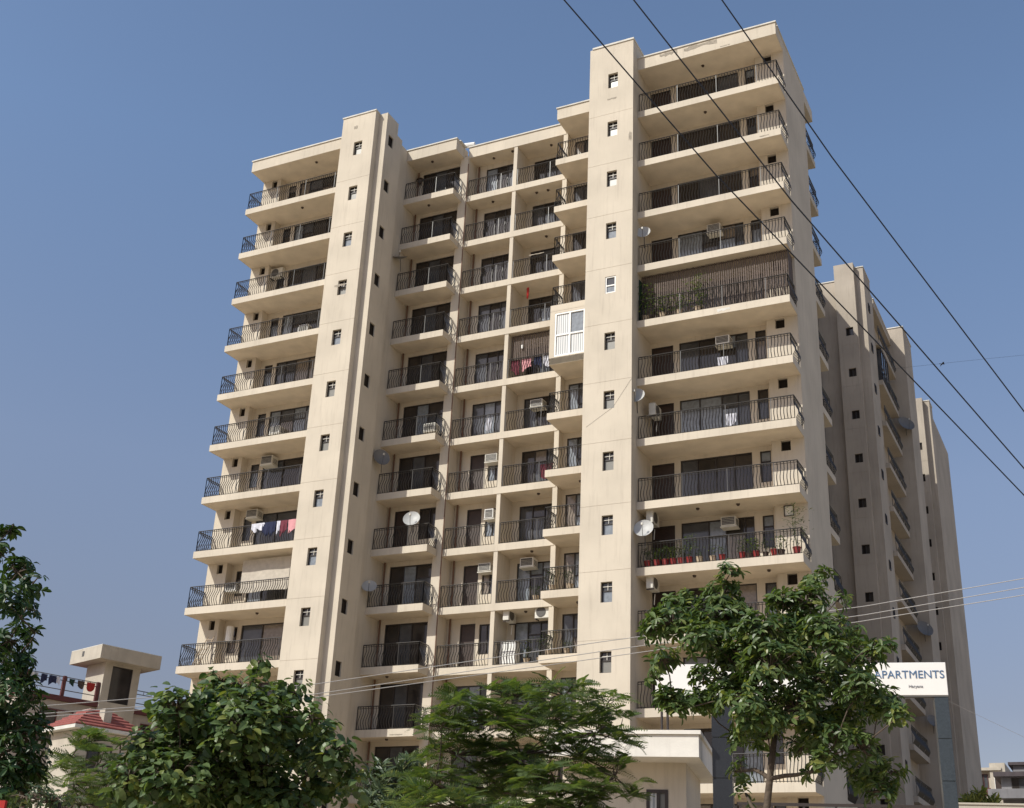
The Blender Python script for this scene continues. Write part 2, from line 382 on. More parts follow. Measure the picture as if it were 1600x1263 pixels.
for i in range(13):
    for (hx, hs) in (((holesR), 'R'), ((holesL), 'L')):
        a, b, c, e = hx[i]; kind = Rw.random()
        if hs == 'R' and i == 4:
            place_window(B, a, 0, c, b-a, e-c, [], {0: 0.42}, ['glass_cur', 'glass_mid'], depth=0.10, fm='white', t=0.06)
        else:
            wo = place_window(B, a, 0, c, b-a, e-c, [], {0: 0.53}, ['frost' if kind < .8 else 'glass_cur', 'glass' if kind < .8 else 'glass_mid'], depth=0.20, t=0.04)
            xv = (b-a)*(0.45+0.15*Rw.random())
            put('glazing_bar', cached(('gb', round(xv,1)), lambda: MB().box(xv-0.012,xv+0.012,0.13,0.19,0.55,e-c-0.04).box(0.04,b-a-0.04,0.125,0.19,0.70,0.725).mesh('glazing_bar', M['acbody'])), wo)
    a, b, c, e = holesS[i]
    place_window(B, XE, a, c, b-a, e-c, [], {}, ['void'], rz=math.pi/2, depth=0.14, name='vent_window', t=0.03)

# slabs -----------------------------------------------------------------
def slab(poly, z0, z1): return MB().prism(poly, z0, z1)
P_R = [(0.003,0.67),(7.22,0.67),(7.22,6.4),(0.003,6.4)]
P_L = [(-24.55,0.6),(-17.803,0.6),(-17.803,6.4),(-24.55,6.4)]
P_A = [(-15.298,3.2),(-12.03,3.2),(-12.03,4.6),(-15.298,4.6)]
P_BC = [(-11.77,4.28),(-5.6,4.28),(-5.6,5.9),(-11.77,5.9)]
P_D = [(-5.55,2.9),(-2.402,2.9),(-2.402,4.9),(-5.49,4.9),(-5.49,4.27),(-5.55,4.27)]
slabs = [('R',P_R),('L',P_L),('A',P_A),('BC',P_BC),('D',P_D)]
for nm, p in slabs:
    me = slab(p, 0, 0.35).bevel_mesh('balcony_slab', M['soffit'], 0.008)
    fx = [q[0] for q in p]; x0, x1 = min(fx), max(fx); y0 = min(q[1] for q in p)
    # painted fascia 3 mm proud of the slab edge
    fb = MB().box(x0, x1+0.003 if nm != 'D' else x1, y0-0.012, y0-0.0005, -0.006, 0.356)
    if nm == 'R': fb.box(x1+0.0005, x1+0.012, y0-0.012, 2.05, -0.006, 0.356)
    if nm == 'L': fb.box(x0-0.012, x0-0.0005, y0-0.012, 1.85, -0.006, 0.356)
    if nm == 'A': fb.box(x1+0.0005, x1+0.012, y0-0.012, 4.19, -0.006, 0.356)
    fme = fb.mesh('fascia', M['plaster'])
    for k in range(1, NL+1):
        o = put('balcony_slab', me, B, (0,0,zb(k))); put('fascia', fme, o)
    rb = slab(p, TOP, ZR).build('roof_slab', M['soffit'], B)
    rf = MB().box(x0, x1, y0-0.012, y0-0.0005, TOP-0.006, ZR)
    if nm == 'R': rf.box(x1+0.0005, x1+0.012, y0-0.012, 6.4, TOP-0.006, ZR)
    if nm == 'L': rf.box(x0-0.012, x0-0.0005, y0-0.012, 6.4, TOP-0.006, ZR)
    if nm == 'A': rf.box(x1+0.0005, x1+0.012, y0-0.012, 4.19, TOP-0.006, ZR)
    rf.build('roof_fascia', M['plaster'], rb)
    MB().box(x0-0.05, x1+(0.05 if nm != 'D' else 0), y0-0.07, y0+0.22, ZR+0.002, ZR+0.075).build('coping', M['coping'], rb)
MB().box(7.0,7.27,0.96,6.45,ZR+0.003,ZR+0.076).build('coping', M['coping'], B)
MB().box(-12.05,-11.9,3.46,4.2,ZR+0.003,ZR+0.076).build('coping', M['coping'], B)

# solid masses behind the balconies ------------------------------------
mb = MB()
mb.box(0.0, 7.215, 2.72, 6.3, 0, 43.49); mb.box(-24.545,-17.81,2.57,6.3,0,43.49); mb.box(-15.3,-12.25,4.72,8,0,43.49)
mb.box(-11.75,-8.84,5.52,8,0,43.49); mb.box(-8.62,-5.75,5.92,8,0,43.49); mb.box(-5.5,-2.4,5.02,8,0,43.49)
mb.box(-15.31, 3.0, 8.0, 27.4, 0, 44.15); mb.box(-17.81,-15.32,6.5,27.4,0,44.15)
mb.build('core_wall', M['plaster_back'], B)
MB().box(-15.1,2.9,5.9,27.3,44.16,44.19).build('roof_deck', M['coping'], B)
# gable walls left and right
g = MB(); g.box(7.223,7.23,2.05,6.42,0,TOP+0.85); g.box(7.0,7.222,2.05,6.42,ZR+0.001,TOP+0.85)
g.build('gable_wall', M['plaster'], B)
MB().box(-24.56,-24.552,1.85,6.42,0,TOP+0.7).build('gable_wall', M['plaster'], B)
# dividing piers and fins
MB().box(-12.25,-11.75,4.2,5.3,0,43.6).build('dividing_pier', M['plaster'], B)
MB().box(-8.84,-8.62,4.295,5.9,0,43.6).build('dividing_pier', M['plaster'], B)
MB().box(-5.76,-5.5,4.293,5.9,0,43.6).build('dividing_pier', M['plaster'], B)
# plinth storey below the lowest slab
MB().box(-24.5,7.2,2.3,2.55,0,4.5).build('plinth_wall', M['plaster'], B)

# back walls with openings, storey by storey ----------------------------
RG = random.Random(21)
DK = ['glass','glass','glass_mid','glass']
def glz(rg, n, light=0.25):
    out = []
    for _ in range(n):
        r = rg.random(); out.append(('glass_cur' if rg.random() < 0.72 else 'glass_beige') if r < light else ('glass_mid' if r < light+0.3 else 'glass'))
    return out
H = 2.65
def wall_part(bay, k, Y, x0, x1, holes):
    key = ('w', bay, tuple(holes))
    me = cached(key, lambda: holed(MB(), fmap(Y), x0, x1, 0, H, holes, 0.14).mesh('balcony_wall', M['plaster']))
    return put('balcony_wall', me, B, (0,0,zf(k)))
for k in range(1, NL+1):
    z = zf(k); deep = k >= 3
    lt = 0.10 if k < 4 else 0.42
    # right wing
    wall_part('R', k, 2.5, 0.0, 5.78, [(0.06,1.15,0.02,2.4),(1.44,4.77,0.02,2.45),(5.13,5.62,0.95,2.42)])
    put('duct_wall', cached('ductR', lambda: holed(MB(), fmap(2.05), 5.78, 7.222, 0, H, [(6.19,6.62,2.12,2.6)], 0.25).quad((5.78,2.05,0),(5.78,2.6,0),(5.78,2.6,H),(5.78,2.05,H)).mesh('duct_wall', M['plaster'])), B, (0,0,z))
    place_window(B, 6.19, 2.05, z+2.12, 0.43, 0.48, [], {}, ['void' if k != 9 else 'white'], depth=0.22 if k != 9 else 0.03, name='vent_window', t=0.03)
    place_window(B, 0.06, 2.5, z+0.02, 1.09, 2.38, [], {}, ['door'], name='balcony_door', depth=0.10)
    LAY = [([0.95,2.0,2.75],{2:1.75}),([1.1,2.2],{}),([0.8,1.65,2.5],{}),([1.25,2.05,2.9],{1:1.7,2:1.7})][RG.randrange(4)]
    place_window(B, 1.44, 2.5, z+0.02, 3.33, 2.43, LAY[0], LAY[1], glz(RG,6,lt), depth=0.12, name='sliding_window')
    place_window(B, 5.13, 2.5, z+0.95, 0.49, 1.47, [], {0:0.98}, glz(RG,2,0.4), depth=0.12, t=0.045)
    # left wing
    wall_part('L', k, 2.35, -23.3, -17.8, [(-23.0,-22.45,0.95,2.3),(-22.2,-18.3,0.02,2.36)])
    put('duct_wall', cached('ductL', lambda: holed(MB(), fmap(1.85), -24.55, -23.28, 0, H, [(-23.92,-23.55,2.1,2.6)], 0.25).quad((-23.28,1.85,0),(-23.28,2.4,0),(-23.28,2.4,H),(-23.28,1.85,H)).mesh('duct_wall', M['plaster'])), B, (0,0,z))
    place_window(B, -23.92, 1.85, z+2.1, 0.37, 0.5, [], {}, ['void'], depth=0.22, name='vent_window', t=0.03)
    place_window(B, -23.0, 2.35, z+0.95, 0.55, 1.35, [], {0:0.9}, glz(RG,2,0.3), depth=0.12, t=0.045)
    LAY = [([0.62,1.3,2.2,3.1],{1:1.7}),([0.9,1.9,2.9],{}),([1.3,2.6],{}),([0.7,1.6,2.4,3.2],{1:1.65,2:1.65})][RG.randrange(4)]
    place_window(B, -22.2, 2.35, z+0.02, 3.9, 2.34, LAY[0], LAY[1], glz(RG,7,lt+0.08), depth=0.12, name='sliding_window')
    # middle bays A to D
    if k in (8,):
        wall_part('A', k, 4.5, -15.3, -12.2, [(-14.88,-14.0,0.02,2.42),(-13.4,-12.42,0.75,2.42)])
        place_window(B, -14.88,4.5,z+0.02,0.88,2.4,[],{},['door'],name='balcony_door',depth=0.1)
        place_window(B, -13.4,4.5,z+0.75,0.98,1.67,[0.6],{},['glass','glass'],depth=0.12)
    else:
        wall_part('A', k, 4.5, -15.3, -12.2, [(-14.9,-12.42,0.02,2.42)])
        place_window(B, -14.9,4.5,z+0.02,2.48,2.4,[0.8,1.55],{2:1.7} if k in (6,9) else {},(['glass','glass_cur','glass_mid','glass'] if k in (6,9) else ['glass','glass_mid','glass','glass']),depth=0.12,name='sliding_window')
    if k in (7,8,9,10):
        wall_part('B', k, 5.3, -11.75, -8.8, [(-11.02,-10.17,0.02,2.36),(-9.95,-9.1,0.8,2.3)])
        place_window(B,-11.02,5.3,z+0.02,0.85,2.34,[],{},['door'],name='balcony_door',depth=0.1)
        place_window(B,-9.95,5.3,z+0.8,0.85,1.5,[0.4],{},glz(RG,2,0.6),depth=0.12)
    else:
        wall_part('B', k, 5.3, -11.75, -8.8, [(-11.1,-9.1,0.02,2.32)])
        place_window(B,-11.1,5.3,z+0.02,2.0,2.3,[0.7,1.35],{},glz(RG,3,lt*0.5),depth=0.12,name='sliding_window')
    wall_part('C', k, 5.7, -8.63, -5.7, [(-8.22,-6.1,0.02,2.36)])
    place_window(B,-8.22,5.7,z+0.02,2.12,2.34,[0.72,1.4],{1:1.7},glz(RG,4,lt),depth=0.12,name='sliding_window')
    wall_part('D', k, 4.8, -5.51, -2.4, [(-5.28,-3.6,0.02,2.36)])
    place_window(B,-5.28,4.8,z+0.02,1.68,2.34,[0.55,1.1],{1:1.2},glz(RG,4,0.4),depth=0.12,name='sliding_window')

# railings
RM = {'R': railing_mesh([(0.06,0.75),(7.16,0.75),(7.16,2.0)]),
      'L': railing_mesh([(-24.49,1.80),(-24.49,0.68),(-17.86,0.68)]),
      'A': railing_mesh([(-15.26,3.28),(-12.09,3.28),(-12.09,4.15)]),
      'B': railing_mesh([(-11.70,4.36),(-8.88,4.36)]),
      'C': railing_mesh([(-8.58,4.36),(-5.70,4.36)]),
      'D': railing_mesh([(-5.49,4.2),(-5.49,2.98),(-2.45,2.98)])}
for k in range(1, NL+1):
    for b in 'RLABCD':
        if b == 'D' and k == 5: continue
        put('railing', RM[b], B, (0,0,zf(k)))
# rear balconies seen edge on past the right gable
for k in range(1, NL+1):
    MBs = cached('rearslab', lambda: MB().box(2.0,7.22,6.43,8.4,0,0.35).mesh('balcony_slab', M['plaster']))
    put('balcony_slab', MBs, B, (0,0,zb(k)))
    put('railing', cached('rearrail', lambda: railing_mesh([(2.0,8.34),(7.16,8.34)][::-1]+[]) ), B, (0,0,zf(k)))
    put('railing', cached('rearrail2', lambda: railing_mesh([(7.16,6.5),(7.16,8.34)])), B, (0,0,zf(k)))
MB().box(2.0,7.22,6.43,8.4,TOP,ZR).build('roof_slab', M['plaster'], B)

# soffit lamps, drain pipes, plaster scars
lampm = MB().lathe([(0.0,-0.09),(0.05,-0.085),(0.075,-0.05),(0.085,0.0)], 10).mesh('soffit_lamp', M['lamp'])
lamps = [(3.2,1.6,0),(3.3,1.5,1),(-20.3,1.2,0),(-20.9,1.2,1),(-13.9,3.75,0),(-13.9,3.75,1),(-10.4,4.8,0),(-9.1,4.6,0),(-10.3,4.8,1),(-6.8,4.9,0),(-7.6,4.9,1),(-6.9,4.9,1),(-6.9,4.9,2),
         (2.6,1.3,8),(4.4,1.3,8),(2.4,1.3,9),(5.6,1.4,9),(-4.1,3.9,9),(-7.2,4.8,9),(-7.0,4.8,8),(-4.1,3.9,7),(-20.5,1.3,9),(-14.1,3.8,10),(-13.8,3.75,11),(-6.8,4.9,7)]
for x, y, k in lamps: put('soffit_lamp', lampm, B, (x, y, zb(k)))
pm = MB().tube([(0,0,0),(0,0,43.4)], 0.045, 8); pm.build('drain_pipe', M['pipe'], B, loc=(-15.16,4.40,0))
MB().tube([(0,0,0),(0,0,43.4)], 0.05, 8).build('drain_pipe', M['pipe'], B, loc=(-11.55,5.2,0))
MB().tube([(0,0,0),(0,0,43.0)], 0.03, 8).build('drain_pipe', M['pipe'], B, loc=(-11.70,4.16,0))
def patch(x0, x1, z0, z1, y, seed, mat='grey_mark'):
    r = random.Random(seed); n = 9
    top = [(x0+(x1-x0)*i/n, z1-r.random()*(z1-z0)*0.3) for i in range(n+1)]
    bot = [(x0+(x1-x0)*i/n, z0+r.random()*(z1-z0)*0.45) for i in range(n+1)][::-1]
    pts = top+bot; m2 = MB(); N = len(pts)
    m2.add([(x,y-0.005,z) for x,z in pts]+[(x,y,z) for x,z in pts], [tuple(range(N))]+[(i,(i+1)%N,(i+1)%N+N,i+N) for i in range(N)])
    return m2.build('plaster_scar', M[mat], B)
patch(1.2,2.15,43.88,44.16,0.658,1); patch(2.5,4.25,43.82,44.17,0.658,2); patch(4.4,4.9,43.55,43.62,0.658,3)
patch(6.2,6.65,37.58,37.66,0.658,4); patch(-17.0,-16.75,44.05,44.35,-0.001,5); patch(-0.22,-0.06,38.6,39.3,-0.001,6)
patch(3.9,4.5,28.58,28.75,0.658,7,'coping'); patch(-13.3,-12.6,10.55,10.62,3.188,8); patch(-7.6,-6.7,36.02,36.1,4.268,9)
patch(-17.1,-16.4,33.75,33.95,-0.001,12); patch(-1.4,-0.9,41.5,41.62,-0.001,13)
# small roof hatch and pipe seen over the middle roof
MB().box(-12.3,-10.9,5.6,7.2,44.2,45.15).build('roof_hatch', M['plaster_back'], B)
MB().tube([(-12.6,4.6,44.75),(-11.7,4.75,44.75)], 0.16, 10).build('roof_pipe', M['white'], B)

# glazed-in balcony of bay D (fifth storey from the top)
z = zf(5)
e = holed(MB(), fmap(2.888), -5.55, -2.402, -0.35, 2.66, [(-5.28,-3.62,0.06,2.52)], 0.16)
e.quad((-5.55,2.888,-0.35),(-5.55,4.26,-0.35),(-5.55,4.26,2.66),(-5.55,2.888,2.66))
e.build('enclosed_balcony_wall', M['plaster'], B, loc=(0,0,z))
place_window(B,-5.28,2.888,z+0.06,1.66,2.46,[0.83],{0:1.2,1:1.2},['curtain','curtain','curtain','glass_cur'],depth=0.08,fm='white',t=0.085)

# ------------------------------------------------------------------ the two blocks behind
def side_block(label, loc):
    return thing('apartment_building', label, 'apartment building', loc, 0, None)
B2 = side_block('shaded cream apartment block right behind the tall building, balconies on its side', (5.0, 27.0, 0))
def rel(mb, o): mb.v = [(x-o.location.x, y-o.location.y, z-o.location.z) for x,y,z in mb.v]; return mb
mb = MB(); mb.quad((3.0,27.5,0),(4.35,27.5,0),(4.35,27.5,44.2),(3.0,27.5,44.2)); mb.box(-10,4.34,27.52,45,0,44.2)
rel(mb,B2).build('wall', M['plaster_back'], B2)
rel(MB().box(2.9,4.34,27.45,27.7,44.2,44.28),B2).build('coping', M['coping'], B2)
h2 = [(4.87,5.36,39.96-3*i-0.3,39.96-3*i+0.3) for i in range(13)]
mb = holed(MB(), fmap(26.9), 4.35, 5.65, 0, 45.1, h2, 0.18, [39.0-3*i for i in range(12)])
mb.quad((5.65,26.9,0),(5.65,27.4,0),(5.65,27.4,45.1),(5.65,26.9,45.1)); mb.quad((4.35,26.9,0),(4.35,27.5,0),(4.35,27.5,45.1),(4.35,26.9,45.1))
mb.quad((4.35,26.9,45.1),(5.65,26.9,45.1),(5.65,29.5,45.1),(4.35,29.5,45.1)); mb.box(4.36,5.6,27.15,27.41,0,45)
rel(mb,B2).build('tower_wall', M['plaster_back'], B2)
for a,b,c,e in h2:
    place_window(B2, a-5.0, -0.1, c, b-a, e-c, [0.24], {}, ['void','glass'], depth=0.16, name='vent_window', t=0.04)
mb = MB(); mb.box(5.65,6.2,27.4,29.7,0,44.9); mb.box(5.65,6.15,29.7,30.6,0,44.2); mb.box(4.36,5.6,29.4,45,0,44.15); mb.box(4.4,5.62,27.42,29.39,0,45)
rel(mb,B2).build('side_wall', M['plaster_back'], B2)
rel(MB().box(5.66,6.24,27.35,29.7,44.905,44.97),B2).build('tower_coping', M['coping'], B2)
rel(MB().box(5.0,6.16,30.9,37.35,43.6,44.2),B2).build('roof_slab', M['plaster_back'], B2)
rel(MB().box(6.0,6.2,30.85,37.35,44.203,44.26),B2).build('coping', M['coping'], B2)
sm = MB().box(5.6,6.42,30.61,36.7,0,0.35); rel(sm,B2); sme = sm.mesh('balcony_slab', M['plaster_back'])
rr = railing_mesh([(6.36-5,30.68-27),(6.36-5,36.64-27),(5.65-5,36.64-27)])
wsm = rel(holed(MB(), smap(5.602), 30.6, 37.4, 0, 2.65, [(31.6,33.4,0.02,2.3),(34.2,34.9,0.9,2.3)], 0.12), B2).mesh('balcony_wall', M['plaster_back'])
for k in range(1, 14):
    put('balcony_slab', sme, B2, (0,0,zb(k)+ (0)));  put('railing', rr, B2, (0,0,zf(k)))
    put('balcony_wall', wsm, B2, (0,0,zf(k)))
    place_window(B2, 0.602, 4.6, zf(k)+0.02, 1.8, 2.28, [0.6,1.2], {}, ['glass','glass_mid','glass'], rz=math.pi/2, depth=0.1, name='sliding_window')
    # small windows in the flank of the stair strip
    place_window(B2, 1.203, 1.3, zb(k)+1.5, 0.5, 0.6, [], {}, ['void'], rz=math.pi/2, depth=0.02, name='vent_window', t=0.05)
# dark glazed-in balcony high on its flank
gb = rel(MB().box(5.7,6.36,31.0,33.6,0,2.5),B2).build('balcony_enclosure', M['glass_mid'], B2, loc=(0,0,zf(2)))
fbm = MB()
for yy in (31.0,31.85,32.7,33.56): fbm.box(6.34,6.40,yy,yy+0.05,0,2.55)
fbm.box(6.34,6.4,31.0,33.6,2.5,2.56); rel(fbm,B2).build('enclosure_frame', M['frame'], gb)
# shaded entrance awning at its foot
aw = MB().add([(5.9,26.4,8.6),(7.3,26.4,8.2),(7.3,29.4,8.2),(5.9,29.4,8.6),(5.9,26.4,8.72),(7.3,26.4,8.32),(7.3,29.4,8.32),(5.9,29.4,8.72)],
              [(0,3,2,1),(4,5,6,7),(0,1,5,4),(1,2,6,5),(2,3,7,6),(3,0,4,7)])
rel(aw,B2).build('awning', M['steel'], B2)
ap = MB(); ap.tube([(7.2,26.5,0),(7.2,26.5,8.2)],0.05,6); ap.tube([(7.2,29.3,0),(7.2,29.3,8.2)],0.05,6); rel(ap,B2).build('awning_post', M['steel'], B2)
# rear stair tower of block two
mb = MB().box(5.6,7.1,37.4,41.0,0,45.0); rel(mb,B2).build('rear_tower_wall', M['plaster_back'], B2)
rel(MB().box(5.55,7.15,37.34,41.05,45.003,45.07),B2).build('tower_coping', M['coping'], B2)
B3 = side_block('farthest cream apartment block at the right end of the row, dark against sky', (6.0, 51.0, 0))
h3 = [(5.62,6.04,40.71-2.75*i-0.32,40.71-2.75*i+0.32) for i in range(14)]
mb = holed(MB(), fmap(50.8), 5.2, 6.36, 0, 45.0, h3, 0.16, [39.4-2.75*i for i in range(13)])
mb.quad((6.36,50.8,0),(6.36,51.4,0),(6.36,51.4,45),(6.36,50.8,45)); mb.quad((5.2,50.8,45),(6.36,50.8,45),(6.36,53,45),(5.2,53,45)); mb.box(5.2,6.3,51.05,51.41,0,44.9)
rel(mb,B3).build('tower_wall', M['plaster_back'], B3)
for a,b,c,e in h3: place_window(B3, a-6.0, -0.2, c, b-a, e-c, [0.2], {}, ['void','void'], depth=0.14, name='vent_window', t=0.04)
mb = MB().box(6.36,6.84,51.4,53.0,0,44.9).box(-6,6.35,51.42,62,0,44.2).box(6.36,6.8,53.01,62,0,44.1)
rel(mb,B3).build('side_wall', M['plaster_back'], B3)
rel(MB().box(6.3,6.88,51.35,53.02,44.905,44.97),B3).build('tower_coping', M['coping'], B3)

# ------------------------------------------------------------------ things on the balconies
ORD = ['zeroth','first','second','third','fourth','fifth','sixth','seventh','eighth','ninth','tenth','eleventh','twelfth']
def window_ac(x, y, z, label, w=0.66, h=0.42, d=0.55, white=False):
    t = thing('air_conditioner', label, 'air conditioner', (x, y, z))
    b = MB().box(0,w,0,d,0,h).bevel_mesh('casing', M['white' if white else 'acbody'], 0.015); put('casing', b, t)
    g = MB().box(0.05,w-0.05,-0.012,0.001,0.05,h-0.05).build('grille', M['grille'], t)
    for i in range(4): MB().box(0.06,w-0.06,-0.02,-0.0125,0.09+i*0.07,0.10+i*0.07).build('slat', M['acbody'], g)
    s = MB()
    for i in range(4): s.box(w+0.001,w+0.006,0.1,d-0.1,0.08+i*0.07,0.11+i*0.07)
    s.build('side_louvre', M['grille'], t)
    MB().box(-0.04,w+0.04,0.03,d,-0.05,-0.003).build('shelf', M['acbody'], t)
    return t
window_ac(3.10,1.95,33.75,'boxy window air conditioner above the fourth balcony from the top of the right wing')
window_ac(3.38,1.95,27.63,'white framed air conditioner above the right wing balcony just below the long reed blind', white=True)
window_ac(3.42,1.95,18.80,'boxy window air conditioner over the balcony lined with red flower pots')
window_ac(-20.75,2.0,32.72,'white framed window air conditioner standing low behind the fourth railing of the left wing', white=True)
window_ac(-21.8,2.0,26.7,'white framed window air conditioner standing low behind the sixth railing of the left wing', white=True)
window_ac(-22.0,1.85,24.85,'large window air conditioner jutting out on the seventh balcony of the left wing', w=0.75, h=0.5)
window_ac(-22.5,1.85,21.9,'window air conditioner above the balcony with the hanging laundry', w=0.72, h=0.45)
window_ac(-23.25,1.9,18.0,'white window air conditioner below the narrow window of the ninth left wing balcony', white=True)
window_ac(-7.6,5.15,27.42,'window air conditioner in the middle bay just below the drying clothes and reed screen', w=0.7)
window_ac(-9.9,4.8,24.55,'window air conditioner left of the middle column, two storeys below the reed screen', w=0.7)
window_ac(-9.75,4.8,21.45,'small pale window air conditioner beside the brown door, level with the white satellite dish', w=0.5, h=0.5, white=True)
window_ac(-7.8,5.15,18.85,'white window air conditioner right of the middle column, storey with hanging planters', w=0.72, h=0.46, white=True)
window_ac(-9.95,4.8,18.7,'white window air conditioner left of the middle column, storey with hanging planters', w=0.7)
window_ac(-13.1,3.75,26.3,'box shaped air conditioner behind the railing of the projecting middle balcony, sixth from the top', w=0.7)

def split_ac(x, y, z, rz, label):
    t = thing('outdoor_unit', label, 'air conditioner', (x, y, z), rz)
    put('casing', MB().box(0,0.85,-0.32,0,0,0.6).bevel_mesh('casing', M['acbody'], 0.02), t)
    f = MB(); f.lathe([(0.25,0),(0.25,0.015),(0.22,0.02)], 16, Matrix.Translation((0.33,-0.322,0.3)) @ Matrix.Rotation(math.pi/2,4,'X')); f.lathe([(0.0,0.012),(0.22,0.012)],16,Matrix.Translation((0.33,-0.322,0.3)) @ Matrix.Rotation(math.pi/2,4,'X'))
    f.build('fan_grille', M['grille'], t)
    MB().box(0.05,0.09,-0.34,0.0,-0.05,-0.002).build('bracket', M['steel'], t); MB().box(0.76,0.80,-0.34,0.0,-0.05,-0.002).build('bracket', M['steel'], t)
    MB().tube([(0.8,-0.1,0.1),(0.9,-0.08,-0.05),(0.9,-0.05,-0.5)],0.02,6).build('hose', M['white'], t)
    return t
HP = math.pi/2
split_ac(0.34,1.3,24.25,HP,'small split air conditioner unit behind the satellite dish on the seventh right wing balcony')
split_ac(0.34,0.95,18.95,HP,'split air conditioner unit on the tower flank above the tilted dish and red flower pots')
split_ac(0.34,0.95,16.0,HP,'split air conditioner unit on the tower flank one storey below the red flower pots')
split_ac(-23.25,2.33,36.7,0,'outdoor air conditioner unit with round fan on the third balcony of the left wing')
split_ac(-8.28,4.5,16.05,HP,'split air conditioner unit beside the middle column above a white cabinet')
split_ac(-6.55,4.75,16.0,0,'split air conditioner unit hung on the bright fin over the plant filled balcony')

def dish(x, y, z, aim, label, r=0.42, mat='dish', arm=True):
    t = thing('satellite_dish', label, 'satellite dish', (x, y, z))
    q = Vector(aim).normalized().to_track_quat('Z','Y').to_matrix().to_4x4()
    prof = [(r*i/6, 0.28*r*(i/6)**2) for i in range(7)]
    back = [(r*i/6, 0.28*r*(i/6)**2-0.012) for i in range(6,-1,-1)]
    MB().lathe(prof+[(r,0.28*r-0.012)]+back[1:], 20, q).build('reflector', M[mat], t, smooth=False)
    f = q @ Vector((0,0,r*0.95)); e = q @ Vector((0,-r,0.28*r))
    MB().tube([e, (e+f)/2+Vector((0,0,-0.04)), f], 0.014, 5).build('feed_arm', M['grille'], t)
    MB().box(f.x-0.04,f.x+0.04,f.y-0.04,f.y+0.04,f.z-0.05,f.z+0.05).build('receiver', M['acbody'], t)
    MB().tube([(0,0,-0.02),(0.0,0.1,-0.2),(0.0,0.16,-0.75)], 0.022, 6).build('mast', M['grille'], t)
    return t
dish(0.25,0.85,33.72,(0.15,-0.9,0.25),'pale satellite dish tilted up on the railing two storeys above right wing air conditioner', 0.36)
dish(0.02,0.55,24.9,(0.1,-0.9,0.35),'round white satellite dish on the tower flank at the seventh right wing balcony', 0.42)
dish(0.42,0.5,18.5,(0.1,-0.85,0.3),'grey satellite dish above the left end of the red flower pots', 0.44)
dish(-15.0,2.95,36.75,(0.2,-0.5,0.9),'dark satellite dish on the third projecting middle balcony beside the left tower', 0.42, 'dishdark')
dish(-15.0,2.85,24.7,(0.8,-0.6,0.2),'dark mesh satellite dish against the left tower flank, above the white dish', 0.46, 'dishdark')
dish(-12.9,3.0,21.15,(0.25,-0.9,0.35),'large white satellite dish on the railing of the projecting middle balcony', 0.44, 'dish')
dish(-15.0,2.9,17.8,(0.4,-0.8,0.5),'white satellite dish at the left end of the ninth projecting middle balcony', 0.38)
dish(6.75,36.95,37.0,(0.6,-0.7,0.4),'dark mesh satellite dish high on the flank of the block behind', 0.62, 'dishdark')
dish(6.75,36.95,22.2,(0.6,-0.7,0.4),'dark mesh satellite dish low on the flank of the block behind', 0.58, 'dishdark')
dish(6.75,36.95,16.2,(0.6,-0.7,0.4),'small dark satellite dish on the shaded flank just below the white sign board', 0.42, 'dishdark')

# reed blinds -----------------------------------------------------------
def reed_blind(label, x0, x1, y, z0, z1, side=None, step=0.105):
    t = thing('reed_blind', label, 'blind', ((x0+x1)/2, y, z0)); ox = (x0+x1)/2
    sm = MB().box(-step*0.33,step*0.33,0,0.02,0,z1-z0).mesh('slat', M['blind'])
    n = int((x1-x0)/step); r = random.Random(int(x1*10))
    for i in range(n):
        o = put('slat', sm, t, (x0-ox+(i+0.5)*step, 0.0+0.012*(i%2)+r.uniform(-.004,.004), 0))
        o.scale = (r.uniform(0.75,1.0),1,r.uniform(0.985,1.0))
    if side:
        nb = int(side/step); q = cached(('sb',z1-z0), lambda: MB().box(0,0.02,-step*0.42,step*0.42,0,z1-z0).mesh('slat', M['blind']))
        for i in range(nb): put('slat', q, t, (x1-ox+0.01, (i+0.6)*step, 0))
    hb = MB(); hb.box(x0-ox,x1-ox,0.035,0.06,z1-z0-0.08,z1-z0-0.03).box(x0-ox,x1-ox,0.035,0.06,0.05,0.09); hb.build('batten', M['steel'], t)
    return t
reed_blind('long brown reed blind closing in the fifth balcony of the right wing', 0.06, 7.1, 1.15, zf(5)+0.12, zb(4)-0.02, side=0.85)
reed_blind('brown reed screen over the drying clothes in the middle bay', -8.56, -5.78, 4.62, zf(5)+0.95, zb(4)-0.02)
MB2 = MB().box(0.03,0.06,0.85,1.9,0,2.3)
tag(MB2.build('shade_net', M['green_shade'], None, loc=(0,0,zf(5)+0.02)), 'dark green shade net at the left end of the blind covered right wing balcony', 'shade net')

# laundry ---------------------------------------------------------------
def cloth(x, y, z, w, h, mat, label, group=None, rz=0, seed=0, flat=False):
    r = random.Random(seed+int(x*100)); m2 = MB(); nx, nz = 6, 5
    for j in range(nz+1):
        for i in range(nx+1):
            u, v = i/nx, j/nz
            m2.v.append((w*(u-0.5)*(1-(0.03 if flat else 0.18)*v*r.random()), 0.035*math.sin(u*9+seed)*v+r.uniform(-.01,.01), -h*v*((0.985+0.015*math.sin(u*7)) if flat else (0.82+0.18*math.sin(u*4+seed)))))
    for j in range(nz):
        for i in range(nx):
            a = j*(nx+1)+i; m2.f.append((a,a+1,a+nx+2,a+nx+1))
    N = len(m2.v); m2.v += [(x_,y_+0.012,z_) for x_,y_,z_ in m2.v]; m2.f += [tuple(i+N for i in f)[::-1] for f in m2.f]
    o = m2.build('laundry', M[mat], None, loc=(x,y,z), rz=rz); return tag(o, label, 'laundry', group)
zl = zf(8)
LY = 0.74
